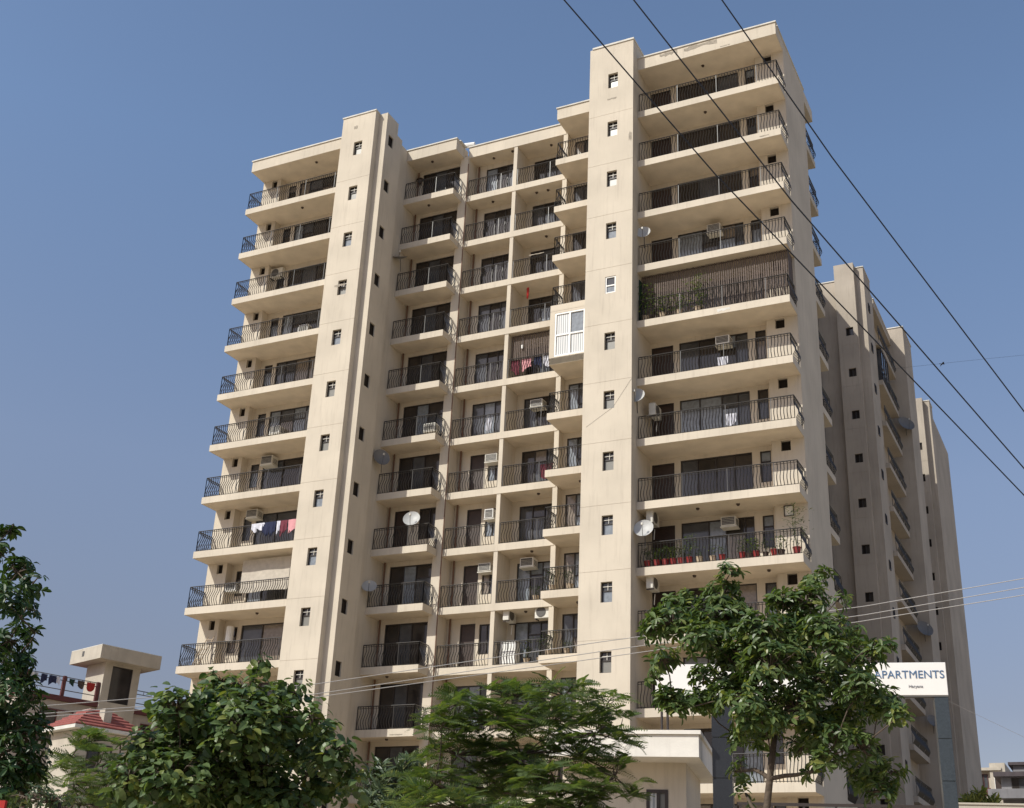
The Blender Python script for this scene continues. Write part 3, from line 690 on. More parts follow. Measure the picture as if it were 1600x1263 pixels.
for x, w, h, mt, lab in [(-20.85,0.34,0.5,'pale','pale towel hanging leftmost among the left wing laundry'),(-20.45,0.55,0.42,'pale','white shirt hanging on the left wing laundry rail'),
        (-20.1,0.45,0.75,'navy','navy blue garment hanging beside the white shirt on the laundry rail'),(-19.68,0.4,0.85,'navy','dark blue trousers hanging in the middle of the left wing laundry rail'),
        (-19.33,0.22,0.8,'pale','narrow white cloth between the dark garments on the laundry rail'),(-19.0,0.46,0.85,'maroon','maroon garment hanging left of the pink sheet'),
        (-18.35,0.75,0.72,'pink','pink sheet hanging over the railing next to the left tower')]:
    cloth(x, LY-0.13, zl+1.16, w, h, mt, lab, seed=len(lab))
for x, w, h, mt, lab in [(-8.2,0.5,0.9,'maroon','dark red garment hanging leftmost below the reed screen'),(-7.55,0.6,0.75,'pink','pink cloth hanging below the reed screen in the middle bay'),
        (-6.9,0.45,0.7,'navy','dark garment hanging right of the pink cloth below the reed screen'),(-6.3,0.6,0.7,'pale','pale lilac cloth hanging rightmost below the reed screen')]:
    cloth(x, 4.44, zf(5)+1.08, w, h, mt, lab, seed=len(lab))
cloth(-7.79,4.7,34.35,0.14,0.75,'redc','narrow red cloth hanging from the soffit in the middle bay, above the reed screen')
cloth(4.3,0.95,zf(7)+0.75,0.5,0.6,'pale','pale spotted cloth behind the railing of the right wing, beneath the blind by two storeys')
cloth(-6.2,4.46,zf(7)+1.0,0.7,0.8,'maroon','dark cloths draped behind the railing by the bright fin, middle bay')
cloth(-9.6,4.46,zf(6)+1.0,0.35,0.8,'pale','pale cloth behind the railing left of the middle column, sixth storey from the top')
cloth(4.0,0.98,zf(6)+0.6,0.5,0.5,'pale','white cloth folded low behind the sixth right wing railing')

# bed sheet hung under the ninth left wing soffit, ladder, heater
cloth(-20.35,1.35,zf(9)+2.5,3.0,1.75,'sheet','wide cream sheet hung as a curtain across the ninth left wing balcony', flat=True)
ht = thing('water_heater', 'white cylindrical water heater on the wall of the lowest visible left wing balcony', 'water heater', (-22.7,2.1,zf(10)+1.5))
MB().lathe([(0,0),(0.19,0),(0.2,0.03),(0.2,0.72),(0.17,0.78),(0,0.78)],16).build('tank', M['white'], ht); MB().tube([(0.05,0,0),(0.05,0.1,-0.3),(0.05,0.2,-0.6)],0.015,6).build('water_pipe', M['grille'], ht)
ld = thing('step_ladder', 'pale wooden ladder leaning at the left end of the lowest visible left wing balcony', 'ladder', (-24.0,1.0,zf(10)))
for s in (0,0.4): MB().tube([(s,0,0),(s+0.35,0.6,1.7)],0.025,6).build('rail', M['claypot'], ld)
for i in range(6):
    f = (i+0.6)/6.3; MB().tube([(0.35*f,0.6*f,1.7*f),(0.4+0.35*f,0.6*f,1.7*f)],0.018,6).build('rung', M['claypot'], ld)
cb = thing('cabinet', 'white cabinet behind the railing right of the middle column', 'cabinet', (-8.5,4.75,zf(10)))
put('body', MB().box(0,0.85,0,0.5,0,1.2).bevel_mesh('body', M['white'], 0.02), cb); MB().box(-0.03,0.88,-0.03,0.5,1.203,1.24).build('top', M['white'], cb); MB().box(0.41,0.44,-0.015,-0.001,0.05,1.15).build('door_gap', M['grille'], cb)
fg = thing('fan_light', 'white hanging lamp behind the reed screen', 'lamp', (-7.9,4.55,zf(5)+1.75))
MB().lathe([(0.0,0),(0.05,0),(0.06,0.2),(0.0,0.24)],10).build('shade', M['white'], fg); MB().tube([(0,0,0.23),(0,0,0.85)],0.008,5).build('cord', M['grille'], fg)
al = thing('wall_lamp', 'dark lantern lamp on the wall of the topmost projecting middle balcony', 'lamp', (-15.0,4.35,42.55))
MB().lathe([(0.02,0.0),(0.1,0.05),(0.13,0.3),(0.22,0.34),(0.0,0.5)],8).build('lantern', M['lamp'], al); MB().box(-0.3,0.0,-0.02,0.02,0.36,0.40).build('bracket', M['lamp'], al)

# ------------------------------------------------------------------ leaf shapes and foliage
def leaf_oblong(L=1.0, W=0.34, droop=0.25, fold=0.12):
    v = [(0,0,0)]; f = []
    st = [(0.22,0.55),(0.55,1.0),(0.82,0.8)]
    for x, ww in st:
        z = -droop*x*x*L
        v += [(x*L,-W*0.5*ww*L,z+fold*ww*W*L),(x*L,0,z),(x*L,W*0.5*ww*L,z+fold*ww*W*L)]
    v.append((L,0,-droop*L))
    f += [(0,1,2),(0,2,3)]
    for i in range(2):
        a = 1+3*i; f += [(a,a+3,a+4,a+1),(a+1,a+4,a+5,a+2)]
    f += [(7,10,8),(8,10,9)]
    return v, f
def leaf_round(L=1.0, W=0.85, droop=0.3, fold=0.15):
    v = [(0,0,0)]; f = []
    st = [(0.06,0.55),(0.30,1.0),(0.62,0.92),(0.86,0.5)]
    for x, ww in st:
        z = -droop*x*x*L
        v += [(x*L-(0.05 if x<.1 else 0),-W*0.5*ww*L,z+fold*ww*0.5*L),(x*L,0,z),(x*L-(0.05 if x<.1 else 0),W*0.5*ww*L,z+fold*ww*0.5*L)]
    v.append((L,0,-droop*L)); f += [(0,1,2),(0,2,3)]
    for i in range(3):
        a = 1+3*i; f += [(a,a+3,a+4,a+1),(a+1,a+4,a+5,a+2)]
    f += [(10,13,11),(11,13,12)]
    return v, f
def frond(L=1.0, n=9, pl=0.30, pw=0.055, droop=0.35, seed=0):
    r = random.Random(seed); v = []; f = []
    for i in range(n):
        t = (i+0.8)/n; x = t*L; z = -droop*t*t*L; pln = pl*L*(math.sin(math.pi*(0.12+0.80*t))**0.7)
        for s in (-1,1):
            a = len(v); sw = 0.30*pln; dz = -0.12*pln*r.uniform(0.4,1.6); h = pw*L/2
            v += [(x-h*0.4,0,z),(x+sw*0.5-h,s*pln*0.5,z+dz*0.4),(x+sw*0.5+h,s*pln*0.5,z+dz*0.4),(x+h*0.4,0,z),(x+sw+0.01,s*pln,z+dz)]
            f += [(a,a+1,a+2,a+3),(a+1,a+4,a+2)]
    a = len(v); v += [(0,-0.008*L,0),(0,0.008*L,0)]; q = 5
    for i in range(1,q+1):
        t = i/q; v += [(t*L,-0.006*L,-droop*t*t*L),(t*L,0.006*L,-droop*t*t*L)]
    for i in range(q): f.append((a+2*i,a+2*i+1,a+2*i+3,a+2*i+2))
    return v, f

def frame_from(d, up):
    x = d.normalized(); y = up.cross(x)
    if y.length < 1e-4: y = x.orthogonal()
    y.normalize(); z = x.cross(y); return Matrix(((x.x,y.x,z.x),(x.y,y.y,z.y),(x.z,y.z,z.z))).to_4x4()

def scatter_tips(rg, cl, n, shell=0.55):
    c, rx, rz = cl; out = []
    for _ in range(n):
        while True:
            p = Vector((rg.uniform(-1,1), rg.uniform(-1,1), rg.uniform(-1,1)))
            if shell*rg.random() < p.length <= 1: break
        out.append((Vector((c.x+p.x*rx, c.y+p.y*rx, c.z+p.z*rz)), p))
    return out

def make_tree(name, label, cat, base, clumps, style, mat, trunk_r, barkmat, size, dens, seed, fork=0.45, group=None, leafname='leaf', trunk_top=None, nind=300):
    rg = random.Random(seed)
    t = thing(name, label, cat, (base.x, base.y, 0), 0, group); O = Vector((base.x, base.y, 0))
    cs = [(c-O, rx, rz) for c, rx, rz in clumps]
    top = trunk_top-O if trunk_top else Vector((0,0,min(c[0].z for c in cs)+fork*(max(c[0].z for c in cs)-min(c[0].z for c in cs))))
    # trunk
    pts = []; rs = []
    for i in range(9):
        f = i/8; pts.append(Vector((top.x*f+0.05*math.sin(f*5+seed), top.y*f+0.05*math.cos(f*4+seed), top.z*f))); rs.append(trunk_r*(1.25 if i == 0 else 1-0.5*f))
    MB().tube(pts, rs, 9).build('trunk', M[barkmat], t, smooth=True)
    lb = MB(); tips = []
    nodes = [(p, r_) for p, r_ in zip(pts[5:], rs[5:])]
    for c, rx, rz in sorted(cs, key=lambda q: (q[0]-pts[-1]).length):
        cand = [(p, r_) for p, r_ in nodes if p.z < c.z+0.35] or nodes
        s, rb = min(cand, key=lambda q: (q[0]-c).length + 0.8*max(0, 0.25-(c.z-q[0].z)))
        L = (c-s).length; r0 = max(0.010, min(rb*0.72, 0.018+0.02*L))
        mid = (s+c)/2 + Vector((rg.uniform(-.12,.12)*L, rg.uniform(-.12,.12)*L, rg.uniform(-0.02,.10)*L))
        bp = [s, s.lerp(mid,0.55)+Vector((0,0,0.01)), mid, mid.lerp(c,0.55), c]; lb.tube(bp, [r0, r0*0.9, r0*0.8, r0*0.7, r0*0.55], 7)
        nodes.append((c, r0*0.6)); nodes.append((mid, r0*0.8))
        n = max(3, int(dens*rx*rx*4))
        for p, q in scatter_tips(rg, (c, rx, rz), n):
            tips.append((p, q, c))
            if rg.random() < 0.6:
                a = c + (p-c)*0.15; lb.tube([a, (a+p)/2+Vector((0,0,rg.uniform(-.05,.08))), p], [0.012, 0.008, 0.004], 4, cap=False)
    lb.build('limbs', M[barkmat], t, smooth=True)
    mats = []
    for p, q, c in tips:
        out = q.copy(); out.z = out.z*0.6+0.35
        if out.length < 0.05: out = Vector((0,0,1))
        out.normalize()
        if style == 'whorl':
            k = rg.randint(6,11); a0 = rg.random()*6.28; ax = (out+Vector((rg.uniform(-.4,.4),rg.uniform(-.4,.4),0.5))).normalized(); e1 = ax.orthogonal().normalized(); e2 = ax.cross(e1)
            for i in range(k):
                a = a0+6.283*i/k+rg.uniform(-.2,.2); lift = rg.uniform(-0.35,0.55)
                d = (math.cos(a)*e1+math.sin(a)*e2)+lift*ax
                mats.append((p+rg.uniform(0,.05)*ax, d+Vector((0,0,rg.uniform(-.25,.25))), (ax+Vector((rg.uniform(-.3,.3),rg.uniform(-.3,.3),0))), size*rg.uniform(0.6,1.25)))
        elif style == 'round':
            k = rg.randint(3,5)
            for i in range(k):
                a = rg.random()*6.283; d = Vector((math.cos(a), math.sin(a), rg.uniform(-1.1,0.15)))+out*0.6
                pp = p+Vector((rg.uniform(-.1,.1), rg.uniform(-.1,.1), rg.uniform(-.1,.1)))
                mats.append((pp, d, (out+Vector((rg.uniform(-.5,.5),rg.uniform(-.5,.5),0.6))), size*rg.choice((0.5,0.7,0.85,1.0,1.0,1.2,1.35))*rg.uniform(0.9,1.1)))
        elif style == 'frond':
            k = rg.randint(4,6); a0 = rg.random()*6.28
            for i in range(k):
                a = a0+6.283*i/k+rg.uniform(-.35,.35); d = Vector((math.cos(a), math.sin(a), rg.uniform(-0.15,0.45)))+out*0.45
                mats.append((p, d, Vector((rg.uniform(-.7,.7),rg.uniform(-.9,.3),1)), size*rg.uniform(0.7,1.25)))
        else:   # lance
            k = rg.randint(9,14)
            for i in range(k):
                a = rg.random()*6.283; d = Vector((math.cos(a), math.sin(a), rg.uniform(0.2,1.6)))
                mats.append((p-Vector((0,0,rg.uniform(0,.2))), d, out, size*rg.uniform(0.7,1.2)))
    variants = []
    for i in range(4):
        if style == 'whorl': vf = leaf_oblong(1, rg.uniform(0.33,0.42), rg.uniform(0.1,0.4), 0.25)
        elif style == 'round': vf = leaf_round(1, rg.uniform(0.62,0.85), rg.uniform(0.15,0.5), rg.uniform(0.05,0.3))
        elif style == 'frond': vf = frond(1, 10, 0.34, 0.085, rg.uniform(0.15,0.5), seed+i)
        else: vf = leaf_oblong(1, 0.18, rg.uniform(0.05,0.35), 0.2)
        variants.append(vf)
    vm = [MB().add(*vf).mesh(leafname, M[mat]) for vf in variants]
    rel_cam = CAM-O
    order = sorted(range(len(mats)), key=lambda i: (mats[i][0]-rel_cam).length - 0.6*(mats[i][0].z))
    ind = set(order[:nind]); bv = []; bf = []
    for i, (p, d, up, s) in enumerate(mats):
        mx = Matrix.Translation(p) @ frame_from(d, up) @ Matrix.Diagonal((s,s,s,1)); k = rg.randrange(4)
        if i in ind:
            o = put(leafname, vm[k], t); o.matrix_local = mx
        else:
            o0 = len(bv); bv += [tuple(mx @ Vector(q)) for q in variants[k][0]]; bf += [tuple(j+o0 for j in f) for f in variants[k][1]]
    if bv:
        fo = MB(); fo.v = bv; fo.f = bf; fo = fo.build('foliage', M[mat], t); fo['kind'] = 'stuff'
    return t

def clump(px, py, rx, ry, dist, off=0.0):
    d = dist+off; k = d/FPX*1.05
    return (sight(px, py, d), rx*k, ry*k)

def crown(lst, dist, seed, spread=1.0, k=1.0):
    r = random.Random(seed); return [clump(a,b,c*k,d*k,dist, r.uniform(-spread,spread)) for a,b,c,d in lst]

# right foreground tree: whorled glossy leaves
D = 16.0
cr = crown([(1140,898,17,22),(1128,935,30,22),(1130,965,44,24),(1062,945,26,16),(1050,975,40,20),(1020,985,18,14),(1035,1030,22,16),(1022,1050,14,12),(1274,905,20,18),(1262,945,32,24),(1240,985,44,28),(1190,985,40,26),(1120,1000,34,22),
    (1050,1090,24,14),(1100,1060,20,16),(1150,1050,38,32),(1205,1045,44,40),(1285,985,34,24),(1312,935,10,14),(1330,985,16,16),(1345,1030,28,22),(1372,1012,18,14),(1300,1055,38,28),(1350,1075,32,24),(1375,1100,30,20),(1402,1122,20,16),(1180,1110,44,34),
    (1098,1098,32,14),(1060,1110,18,10),(1245,1110,42,32),(1160,1160,22,24),(1310,1115,36,20),(1345,1170,24,20),(1352,1205,28,24),(1375,1235,22,18),(1395,1205,14,12),(1290,1188,22,10),(1158,1205,13,18),(1165,1240,12,14),(1255,1165,22,14),(1235,1025,40,32),(1150,1090,36,24),(1265,1070,36,28),(1270,1205,12,8),(1310,1150,22,14),(1090,1000,26,18),(1160,1020,28,22),(1225,940,20,18),(1300,1020,24,20),(1200,1150,26,22),(1280,1150,26,20)], D, 5, 0.6, 1.06)
make_tree('broadleaf_tree', 'tall glossy leaved tree in front of the white sign board on the right', 'tree', sight(1110,1500,D), cr, 'whorl', 'leaf_r', 0.075, 'bark', 0.122, 118, 5, trunk_top=sight(1215,1150,D))
# far left tree of the same kind
D = 15.0
cr = crown([(15,830,18,18),(-10,860,30,22),(28,895,26,22),(48,915,22,16),(10,940,36,26),(40,960,24,20),(55,990,14,12),(15,1000,34,26),(-15,1050,36,40),(30,1060,26,24),(45,1095,20,22),(15,1110,40,40),(-20,1150,40,50),(40,1150,36,40),(10,1200,46,34),(50,1195,24,28),(-20,1240,40,30),(30,1235,30,20),(25,1030,26,22),(5,1080,30,24),(35,1075,20,18),(60,1130,16,22),(45,1215,26,22)], D, 6, 0.6, 0.9)
make_tree('broadleaf_tree', 'dark glossy leaved tree cut off by the left edge of the picture', 'tree', sight(-110,1500,D), cr, 'whorl', 'leaf_d', 0.08, 'bark', 0.12, 85, 16)
# big-leaved tree
D = 15.0
cr = crown([(402,1048,17,20),(385,1080,36,30),(335,1105,48,34),(275,1108,42,30),(440,1098,36,32),(462,1082,18,16),(488,1122,26,26),(300,1150,62,42),(380,1140,70,50),(235,1175,44,38),(203,1215,30,36),(275,1220,74,46),
    (375,1210,84,52),(455,1165,52,48),(515,1180,38,32),(545,1205,20,22),(500,1220,42,34),(200,1250,30,20),(300,1265,70,30),(430,1255,70,34),(345,1075,30,22),(420,1120,44,36),(505,1140,24,16),(405,1034,9,10),(178,1240,16,24),(555,1222,14,16)], D, 7, 0.8, 0.84)
make_tree('big_leaved_tree', 'dense tree with large drooping rounded leaves in front of the left wing', 'tree', sight(370,1500,D), cr, 'round', 'leaf_b', 0.09, 'bark', 0.103, 190, 27)
# feathery tree in the middle
D = 19.0
cr = crown([(720,1100,52,18),(800,1088,64,20),(880,1088,64,20),(945,1105,46,22),(690,1135,44,18),(775,1128,74,24),(860,1130,76,28),(930,1145,56,28),(968,1140,34,24),(715,1180,64,26),(815,1180,84,34),(910,1185,60,34),
    (680,1225,54,28),(770,1235,94,32),(870,1235,86,32),(960,1215,44,30),(720,1265,80,26),(900,1268,80,24),(985,1240,24,24)], D, 8, 1.0, 0.94)
make_tree('feathery_tree', 'feathery leaved tree in front of the middle bays', 'tree', sight(800,1500,D), cr, 'frond', 'leaf_f', 0.07, 'bark', 0.28, 17, 38, leafname='frond')
D = 20.0
cr = crown([(140,1158,32,12),(112,1182,34,16),(155,1195,40,20),(115,1222,44,20),(170,1230,40,24),(188,1172,20,12),(130,1258,46,18)], D, 9, 0.7)
make_tree('feathery_tree', 'small feathery leaved tree in front of the red tiled roof on the left', 'tree', sight(150,1500,D), cr, 'frond', 'leaf_f', 0.05, 'bark', 0.26, 17, 49, leafname='frond')
D = 14.0
make_tree('shrub', 'grey green bush at the lower left corner', 'shrub', sight(60,1500,D), crown([(40,1245,40,14),(80,1252,30,12),(110,1262,30,12)], D, 10, 0.4), 'whorl', 'leaf_o', 0.04, 'bark', 0.07, 60, 50, nind=60)
D = 24.0
make_tree('oleander', 'grey green oleander bush between the big leaved tree and the palm', 'shrub', sight(605,1500,D), crown([(605,1212,26,22),(636,1192,18,12),(588,1235,28,20),(640,1220,20,18),(600,1258,40,18),(660,1200,10,8)], D, 11, 0.4), 'lance', 'leaf_o', 0.05, 'bark', 0.24, 50, 61)
D = 60.0
make_tree('shrub', 'sunlit yellow green shrub at the foot of the far right houses', 'shrub', sight(1528,1500,D), crown([(1520,1252,16,9),(1540,1256,16,8),(1505,1258,12,6),(1530,1240,8,6)], D, 12, 0.4), 'lance', 'leaf_y', 0.05, 'bark', 0.4, 24, 62, nind=60)

# fan palm
pc = sight(655,1242,21.0); pt = thing('fan_palm', 'light green fan palm in front of the middle bays', 'palm', (pc.x,pc.y,0))
MB().tube([(0,0,0),(0.03,0.02,pc.z*0.5),(0,0,pc.z-0.25)], [0.11,0.09,0.08], 9).build('trunk', M['bark'], pt, smooth=True)
rp = random.Random(4)
for i in range(12):
    a = rp.random()*6.283 if i else -1.2; elv = rp.uniform(0.1,1.3); d = Vector((math.cos(a)*math.cos(elv), math.sin(a)*math.cos(elv), math.sin(elv)))
    hub = Vector((0,0,pc.z-0.25))+d*rp.uniform(0.25,0.5); mp = MB(); mp.tube([(0,0,pc.z-0.25), hub], 0.01, 5)
    mx = frame_from(d, Vector((0,0,1)))
    for j in range(17):
        b = math.radians(-105+j*13); L = 0.42*(1-0.25*abs(j-8)/8)*rp.uniform(0.9,1.05)
        e = mx.to_3x3() @ Vector((math.cos(b), math.sin(b), -0.12)); s = mx.to_3x3() @ Vector((-math.sin(b), math.cos(b), 0))
        o = hub; mp.add([o, o+e*L*0.5+s*0.018, o+e*L*0.5-s*0.018, o+e*L+Vector((0,0,-0.05))], [(0,1,2),(1,3,2)])
    mp.build('fan_leaf', M['leaf_p'], pt)

# potted plants -----------------------------------------------------------
def pot_plant(x, y, z, label, r, h, pot, leafm, fh, nleaf, group=None, seed=0, bush=0.27):
    t = thing('potted_plant', label, 'potted plant', (x,y,z), 0, group)
    MB().lathe([(0,0),(r*0.72,0),(r,h*0.92),(r*1.1,h*0.93),(r*1.1,h),(r*0.9,h),(r*0.85,h*0.9),(0,h*0.9)],10).build('pot', M[pot], t)
    rg = random.Random(seed); mb = MB(); lv, lf = leaf_oblong(1,0.34,0.3,0.2)
    for _ in range(nleaf):
        p = Vector((rg.gauss(0,bush*0.55), rg.gauss(0,bush*0.4), h+fh*rg.random()**0.8)); a = rg.random()*6.283
        d = Vector((math.cos(a),math.sin(a),rg.uniform(-.3,.8))); s = rg.uniform(0.09,0.18)
        mx = Matrix.Translation(p) @ frame_from(d,Vector((0,0,1))) @ Matrix.Diagonal((s,s,s,1)); mb.add([mx @ Vector(q) for q in lv], lf)
    for _ in range(5): mb.tube([(0,0,h*0.9),(rg.gauss(0,bush*0.3),rg.gauss(0,bush*0.3),h+fh*0.5),(rg.gauss(0,bush*0.5),rg.gauss(0,bush*0.4),h+fh*rg.uniform(.6,1))],0.006,4)
    o = mb.build('plant', M[leafm], t); o['kind'] = 'stuff'; return t
z9 = zf(9)+0.002
gp = 'potted plants along the right wing railing'
for i, x in enumerate([0.42,0.83,1.24,1.6,1.95,2.32,4.62,5.22]):
    pot_plant(x, 0.93, z9, ['leftmost red flower pot below the tilted dish, behind the railing','second red flower pot from the left, below the tilted dish','third red flower pot from the left on the plant lined balcony','fourth red flower pot from the left on the plant lined balcony','fifth red flower pot from the left, just left of the tall leafy one','red flower pot with the tall leafy plant, left of the pale clay pot','red flower pot under the window air conditioner, left of a dark bushy pot','red flower pot just right of the dark bushy pot'][i], 0.15, 0.34, 'redpot', 'leaf_r' if i % 2 else 'leaf_o', 0.55 if i != 5 else 1.0, 60+12*(i%3), gp, i)
pot_plant(2.75,0.93,z9,'left pale clay pot beside the red flower pots',0.15,0.32,'claypot','leaf_o',0.4,20,gp,31)
pot_plant(3.35,0.93,z9,'middle pale clay pot between the red flower pots',0.14,0.30,'claypot','leaf_r',0.5,24,gp,32)
pot_plant(4.95,0.93,z9,'dark pot with a bushy plant between the red flower pots',0.14,0.28,'lamp','leaf_r',0.7,50,gp,33)
pot_plant(3.75,0.93,z9,'red flower pot half hidden by the tree top on the plant lined balcony',0.15,0.32,'redpot','leaf_o',0.3,18,gp,34)
pot_plant(5.62,0.93,z9,'dark pot with drooping plant near the right end of the plant lined balcony',0.13,0.26,'lamp','leaf_o',0.5,30,gp,35)
pot_plant(6.28,0.93,z9,'black pot with a rounded bush near the right corner of the plant lined balcony',0.15,0.30,'lamp','leaf_r',0.6,60,gp,36,0.26)
pot_plant(6.92,0.95,z9,'red pot with the tallest spreading plant at the right corner of the balcony',0.17,0.36,'redpot','leaf_o',1.8,150,gp,37,0.5)
pot_plant(6.0,0.93,z9,'red flower pot standing alone right of the dark pots',0.17,0.34,'redpot','leaf_o',0.15,6,gp,38)
gq = 'plants on the blind covered balcony'
for i,(x,lab) in enumerate([(0.35,'climbing plant at the left end of the blind covered balcony'),(2.0,'low bushy plant left of centre behind the blind covered railing'),(2.9,'taller bushy plant in the centre behind the blind covered railing'),(1.2,'low plant second from the left behind the blind covered railing')]):
    pot_plant(x,0.9,zf(5)+0.002,lab,0.15,0.3,'claypot','leaf_r',1.7 if i in (0,2) else 0.9,150 if i in (0,2) else 80,gq,50+i,0.5)
gr_ = 'plants in the middle right bays'
for i,(x,y,k,fh,lab) in enumerate([(-5.1,3.15,9,0.8,'leafy plant left of centre on the small balcony beside the right tower, ninth storey'),(-4.2,3.15,9,0.7,'leafy plant in the centre of the small balcony beside the right tower, ninth storey'),(-3.2,3.15,9,0.8,'leafy plant against the right tower on the ninth storey'),
     (-6.6,4.6,9,0.5,'low plant by the fin on the ninth storey of the middle bay'),(-5.2,3.2,10,0.9,'spiky plant at the left corner of the lowest visible small balcony'),(-4.3,3.2,10,0.4,'low plant in the centre of the lowest visible small balcony'),(-3.1,3.2,10,0.5,'low plant at the right end of the lowest visible small balcony'),
     (-7.0,4.65,10,1.0,'tall pale green plant right of the white cabinet'),(-6.3,4.65,10,1.0,'tall pale green plant left of the bright fin')]):
    pot_plant(x,y,zf(k)+0.002,lab,0.16,0.3,'claypot','leaf_o' if k == 10 else 'leaf_d',fh,60,gr_,70+i,0.32)
for i, z in enumerate([13.2, 10.6]): pass

# ------------------------------------------------------------------ entrance gate
GP = Vector((14.898,-20.272,0)); GA = math.radians(12)
sb = thing('sign_board', 'long white sign board with blue lettering on the right, partly behind the tree', 'sign', (GP.x,GP.y,6.9), GA)
put('panel', MB().box(-6.22,0.0,0,0.14,0,0.70).bevel_mesh('panel', M['sign'], 0.008), sb)
MB().box(-6.22,0.0,0.005,0.135,-0.03,-0.002).build('edge_trim', M['grille'], sb)
def letters(txt, h, x_right, z, mat, width, bold=0.0):
    cu = bpy.data.curves.new('lettering','FONT'); cu.body = txt; cu.size = h/0.70; cu.extrude = 0.006; cu.offset = bold; cu.resolution_u = 6
    ob = bpy.data.objects.new('tmp', cu); C.objects.link(ob); dg = bpy.context.evaluated_depsgraph_get(); dg.update()
    me = bpy.data.meshes.new_from_object(ob.evaluated_get(dg)); bpy.data.objects.remove(ob)
    xs = [v.co.x for v in me.vertices]; x0, x1 = min(xs), max(xs); k = width/(x1-x0)
    me.transform(Matrix.Diagonal((k,1,1,1))); me.transform(Matrix.Rotation(math.pi/2,4,'X'))
    x1 = max(v.co.x for v in me.vertices); me.transform(Matrix.Translation((x_right-x1,-0.0065,z)))
    me.materials.clear(); me.materials.append(M[mat]); me.name = 'lettering'; return put('lettering', me, sb)
letters('APARTMENTS', 0.165, -0.05, 0.365, 'signtxt', 1.44, 0.0)
letters('Haryana', 0.06, -0.50, 0.165, 'signgrey', 0.29)
for i, (x, top, mt) in enumerate([(-4.78,6.86,'granite'),(-0.15,6.86,'granite2')]):
    p = thing('gate_pillar', ['dark polished granite gate pillar left of the tree trunk', 'blue grey stone gate pillar under the right end of the sign board'][i], 'pillar', tuple(GP+Matrix.Rotation(GA,3,'Z') @ Vector((x,0.0,0))), GA)
    hw = 0.21 if i == 0 else 0.14
    n = 8
    for j in range(n):
        a, b = j*top/n+0.004, (j+1)*top/n-0.004
        put('cladding', cached(('cl',i), lambda: MB().box(-hw,hw,0.0,0.42,0,b-a).bevel_mesh('cladding', M[mt], 0.006)), p, (0,0,a))
    MB().box(-hw+0.02,hw-0.02,0.02,0.40,0.01,top).build('core', M['grille'], p)
# gatehouse with white canopy
gh = thing('gatehouse', 'beige gatehouse with a deep white concrete canopy beside the granite pillar', 'gatehouse', (GP.x,GP.y,0), GA)
MB().box(-8.6,-5.24,-0.35,4.0,5.53,6.0).build('canopy', M['canopy'], gh)
MB().box(-8.65,-5.19,-0.40,4.05,5.955+0.05,6.09).build('canopy_edge', M['canopy'], gh)
wh = holed(MB(), fmap(0.55), -8.4, -5.62, 0, 5.53, [(-6.50,-6.02,2.4,4.95)], 0.15); wh.quad((-5.62,0.55,0),(-5.62,3.6,0),(-5.62,3.6,5.53),(-5.62,0.55,5.53)); wh.box(-8.3,-5.65,0.8,3.6,0,5.5)
wh.build('wall', M['plaster'], gh)
dgp = place_window(gh, -6.50, 0.55, 2.4, 0.48, 2.55, [0.26], {}, ['curtain','frost'], depth=0.05, name='door', fm='steel', t=0.07)
for x in (-6.10,-5.97): MB().tube([(x,0.15,6.093),(x,0.15,6.87)], 0.028, 8).build('sign_post', M['steel'], gh)
# front gate / fence with its upper rails
fn = thing('steel_fence', 'brown steel fence right of the granite pillar, only its upper rails showing', 'fence', (GP.x,GP.y,0), GA)
MB().box(-4.5,-0.45,0.1,0.15,4.61,4.67).build('top_rail', M['steel'], fn); MB().box(-4.5,-0.45,0.1,0.15,4.44,4.49).build('rail', M['steel'], fn); MB().box(-4.5,-0.45,0.1,0.15,0.2,0.26).build('rail', M['steel'], fn)
for i in range(7): MB().box(-4.45+i*0.66,-4.40+i*0.66,0.105,0.145,0,4.61).build('picket', M['steel'], fn)

# ------------------------------------------------------------------ red roofed houses on the left
HA = math.radians(-18)
hs = thing('house', 'cream house at left with flat roofed stair tower and maroon railed terrace', 'house', (-32.34,3.11,0), HA)
# local axes: +x faces right, +y runs away along the right face; stair tower corner at (0,0.75)
MB().box(-3.3,0.15,0.0,3.75,15.25,15.98).build('roof_slab', M['house'], hs)
MB().box(-3.3,0.15,0.0,3.75,15.985,16.02).build('roof_top', M['coping'], hs)
wt = holed(MB(), smap(-0.55), 0.75, 2.95, 0, 15.25, [(1.22,2.5,13.1,15.1)], 0.15); wt.quad((-0.55,0.75,0),(-2.6,0.75,0),(-2.6,0.75,15.25),(-0.55,0.75,15.25)); wt.quad((-0.55,2.95,0),(-2.6,2.95,0),(-2.6,2.95,15.25),(-0.55,2.95,15.25)); wt.quad((-2.6,0.75,0),(-2.6,2.95,0),(-2.6,2.95,15.25),(-2.6,0.75,15.25))
wt.build('stair_wall', M['house'], hs)
place_window(hs, -0.55, 1.22, 13.1, 1.28, 2.0, [], {}, ['glass'], rz=HP, depth=0.12, fm='frame')
MB().box(-2.0,-1.75,-0.006,0.2,15.55,15.85).build('spout', M['grille'], hs)
mb = MB().box(-9.5,-0.8,-3.6,6.5,0,12.75); mb.build('wall', M['housegrey'], hs)
MB().box(-9.6,-0.62,-3.72,6.6,12.76,13.02).build('terrace_slab', M['band'], hs)
for y in (-3.6,-1.45,0.55): MB().box(-0.85,-0.68,y,y+0.17,13.025,14.1).build('terrace_post', M['band'], hs)
tr = MB()
